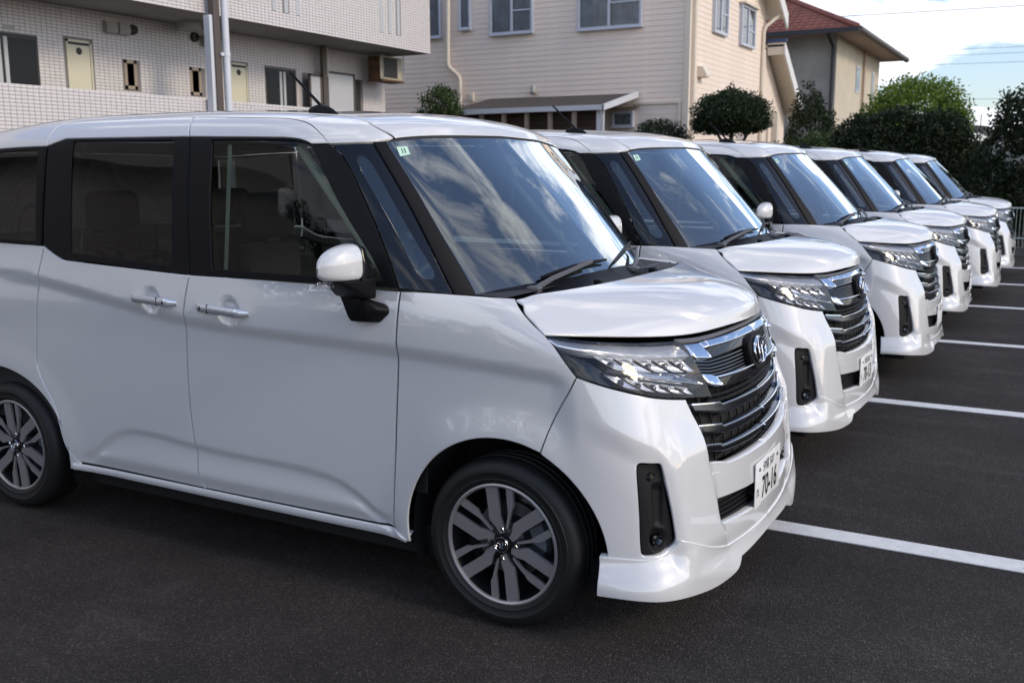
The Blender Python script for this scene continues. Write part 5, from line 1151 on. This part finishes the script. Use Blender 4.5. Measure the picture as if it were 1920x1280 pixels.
tree('topiary_tree', (-4.65, 17, 0), 'dark clipped dome topiary tree in front of the sunlit house wall', 'tree', [((0, 0, 2.64), (.70, .66, .40)), ((-.42, 0, 2.42), (.38, .45, .20)), ((.40, 0, 2.44), (.38, .45, .22)), ((-.02, 0, 2.93), (.28, .28, .20)), ((.0, 0, 3.17), (.05, .05, .10))], 26000, .055, M['leaf_dark'],
     [([(0, 0, 0), (0, 0, 1.6), (.02, 0, 2.4)], .09), ([(.05, 0, 1.5), (.2, .1, 2.0), (.42, .1, 2.4)], .05), ([(-.05, 0, 1.5), (-.2, 0, 2.1), (-.4, 0, 2.4)], .045)], 3)
tree('small_bush', (-11.8, 17, 0), 'bright green bush beside the drain pipe of the beige house', 'shrub', [((0, 0, 2.95), (.52, .5, .50)), ((.1, 0, 2.3), (.5, .5, .6))], 9000, .065, M['leaf_mid'], [([(0, 0, 0), (0, 0, 2.8)], .05)], 4)
tree('round_shrub', (-6.2, 17, 0), 'low dark rounded shrub below the house corner', 'shrub', [((0, 0, 2.05), (.60, .5, .48))], 9000, .05, M['leaf_dark'], [([(0, 0, 0), (0, 0, 2)], .06)], 5)
tree('upright_shrub', (-4.6, 24, 0), 'tall loose dark shrub in front of the shaded stucco wall', 'shrub', [((0, 0, 2.4), (.6, .6, .9)), ((-.1, 0, 3.2), (.36, .4, .55)), ((.5, 0, 1.9), (.6, .5, .7)), ((-.15, 0, 3.75), (.12, .12, .2))], 9000, .08, M['leaf_dark'], [([(0, 0, 0), (0, 0, 3.4)], .06)], 6)
tree('hedge_shrub', (-3.3, 19.5, 0), 'lower yellowish green shrub left of the dark hedge', 'shrub', [((0, 0, 1.75), (.8, .6, .55)), ((-.9, .3, 1.6), (.6, .5, .5))], 8000, .07, M['leaf_mid'], [([(0, 0, 0), (0, 0, 1.6)], .05)], 7)
tree('hedge_tree', (-2.0, 18, 0), 'dark bushy hedge tree left part, behind the far cars', 'tree', [((0, 0, 1.5), (.85, .8, .95)), ((-.25, 0, 2.1), (.45, .5, .45)), ((.5, 0, 2.3), (.55, .5, .4))], 22000, .075, M['leaf_black'], [([(0, 0, 0), (0, 0, 1.8)], .09)], 8)
tree('hedge_tree', (-.75, 18, 0), 'dark bushy hedge tree right part, behind the last car', 'tree', [((0, 0, 1.35), (.80, .7, 1.1)), ((-.1, 0, 2.15), (.6, .5, .45)), ((.35, 0, 1.2), (.45, .6, .9))], 22000, .075, M['leaf_black'], [([(0, 0, 0), (0, 0, 1.8)], .09)], 9)
tree('sunlit_tree', (-2.25, 26, 0), 'bright green sunlit rounded tree rising above the hedge', 'tree', [((0, 0, 2.9), (1.25, 1.2, .95)), ((-.75, 0, 2.6), (.6, .7, .7)), ((.7, 0, 2.6), (.65, .7, .7))], 18000, .10, M['leaf_lit'], [([(0, 0, 0), (0, 0, 2.8)], .12)], 10)
tree('dark_tree', (.95, 16.6, 0), 'dark tree at the right edge with crooked bare trunk', 'tree', [((.15, 0, 2.35), (.80, .7, .62)), ((-.35, .1, 2.1), (.40, .4, .35)), ((.1, .2, .95), (.85, .6, .65)), ((-.65, .2, 1.15), (.50, .5, .55)), ((-.75, .25, 1.7), (.28, .4, .35))], 20000, .07, M['leaf_black'], [([(-.1, 0, 0), (-.15, 0, .9), (-.32, 0, 1.35), (-.05, 0, 1.75), (.1, 0, 2.3)], .06), ([(-.15, 0, 1.0), (.2, 0, 1.5), (.35, 0, 2.1)], .045)], 11)
tree('low_shrub', (1.0, 17.6, 0), 'mid green shrub behind the wire fence, lower right edge', 'shrub', [((0, 0, .85), (.8, .5, .55))], 2600, .09, M['leaf_mid'], [([(0, 0, 0), (0, 0, .7)], .05)], 12)
# spiky cycad
cy = empty('cycad', (-3.9, 20.2, 0)); tag(cy, 'spiky cycad with arching fronds beside the porch post', 'plant')
mb = MB(); mb.tube([(0, 0, 0), (0, 0, 1.5)], .14, 10); mb.obj('trunk', M['bark'], cy)
for k in range(34):
    a = 2*math.pi*k/34*2.4+k; el = R(20+60*((k*7) % 34)/34); mb = MB(); L_ = .75+.2*rnd.random()
    pts = [Vector((math.cos(a)*math.cos(el)*L_*t, math.sin(a)*math.cos(el)*L_*t, 1.5+math.sin(el)*L_*t-.35*t*t)) for t in [i/7 for i in range(8)]]
    mb.tube(pts, .008, 4); sd_ = Vector((-math.sin(a), math.cos(a), 0))
    for i in range(1, 8):
        for sg in (-1, 1):
            for f in (0, .5):
                p = pts[i-1].lerp(pts[i], f); d = (pts[i]-pts[i-1]).normalized(); q = p+sd_*sg*.13+d*.07; mb.add([p, p+d*.016, q], [(0, 1, 2)])
    mb.obj('frond', M['leaf_dark'], cy, 0)
# ------------------------------------------------------------------ fence, garden wall, sheds, wires
fe = empty('wire_fence', (1.5, 16.05, 0)); tag(fe, 'pale green wire mesh fence behind the last car', 'fence')
M['fgreen'] = mat('fence_paint', (.40, .47, .44), .5)
M['concrete'] = mat('weathered_concrete', (.13, .12, .11), .9, var=.45, vscale=3)
for i in range(7):
    x = -4.5+i*1.5; mb = MB(); mb.tube([(x, 0, 0), (x, 0, .84)], .022, 8); mb.obj('post', M['fgreen'], fe)
for z in (.82, .30): mb = MB(); mb.tube([(-4.5, 0, z), (4.5, 0, z)], .014, 6); mb.obj('rail', M['fgreen'], fe)
for i in range(150):
    x = -4.5+i*.06; mb = None
    if i == 0: _pm = MB().tube([(0, -.012, .14), (0, -.012, .82)], .0035, 5).mesh('picket', 30); _pm.materials.append(M['fgreen'])
    o = bpy.data.objects.new('picket', _pm); col.objects.link(o); o.parent = fe; o.location = (x, 0, 0)
kb = MB(); kb.box((-6, 15.95, 0), (8, 16.15, .14)); tag(kb.obj('concrete_kerb', M['concrete'], None, 0), 'dark weathered concrete kerb under the wire fence', 'kerb')
gw = MB(); gw.box((-3, 21.0, 0), (7, 21.2, 2.05), .01); tag(gw.obj('garden_wall', mat('pale_wall', (.30, .31, .28), .8, var=.25), None, 0), 'pale garden wall seen between the dark trees', 'wall')
sh = empty('farm_shed', (.6, 32, 0)); tag(sh, 'distant shed with grey sloping metal roof and white sheeting', 'shed')
M['tin'] = mat('grey_tin', (.25, .26, .27), .5, var=.2, vscale=4)
mb = MB(); mb.add([(-2.1, 0, 2.2), (1.0, 0, 3.2), (1.0, 3, 3.2), (-2.1, 3, 2.2), (-2.1, 0, 2.1), (1.0, 0, 3.1), (1.0, 3, 3.1), (-2.1, 3, 2.1)], [(0, 1, 2, 3), (4, 7, 6, 5), (0, 4, 5, 1), (1, 5, 6, 2), (2, 6, 7, 3), (3, 7, 4, 0)]); mb.obj('roof', M['tin'], sh, 0)
mb = MB(); mb.box((-1.9, .1, 0), (3.0, 2.9, 2.05)); mb.obj('wall', M['tin'], sh, 0)
mb = MB(); mb.grid(lambda s, t: (-2.4+1.3*s, -.4+.6*t, 2.55+.35*math.sin(math.pi*s)-.25*t+.05*math.sin(9*s+5*t)), 14, 6); mb.obj('white_sheet', M['fascia'], sh)
for i in range(6):
    mb = MB(); mb.tube([(-2.6+i*.45, .5, 2.0), (-2.6+i*.45, .5, 3.35-.05*i)], .02, 6); mb.obj('pole', M['vent'], sh)
M['wire'] = mat('grey_cable', (.22, .24, .27), .6)
for k, (z, y, s0) in enumerate(((12.6, 70, 0), (10.1, 70, 1), (9.75, 70, 2), (9.2, 70, 3), (6.9, 70, 4))):
    mb = MB(); mb.tube([(-40+100*i/24, y+.2*k, z-.9*math.sin(math.pi*i/24)) for i in range(25)], .014 if k else .028, 5)
    tag(mb.obj('power_line', M['wire']), ['topmost', 'second', 'third', 'fourth', 'lowest'][k]+' of the overhead cables across the sky', 'cable', 'overhead cables')

# ------------------------------------------------------------------ behind the camera: unseen low wall and hedge added for the paint and glass to reflect
bw = MB(); bw.box((-18, -14.3, 0), (16, -14.1, 1.1)); tag(bw.obj('added_reflection_wall', M['concrete'], None, 0), 'added low concrete wall out of view, for the paint to reflect', 'wall')
reflection_hedge = crown('hedge', [((-16+i*2.2, -15.2+.3*math.sin(i*2.1), 1.7+.4*math.sin(i*1.3)), (1.5, .8, 1.9+.4*math.sin(i*1.7))) for i in range(8)], 26000, .17, M['leaf_dark'], None, 21)
tag(reflection_hedge, 'added dark leafy hedge out of view, for the glass to reflect', 'hedge', kind='stuff')
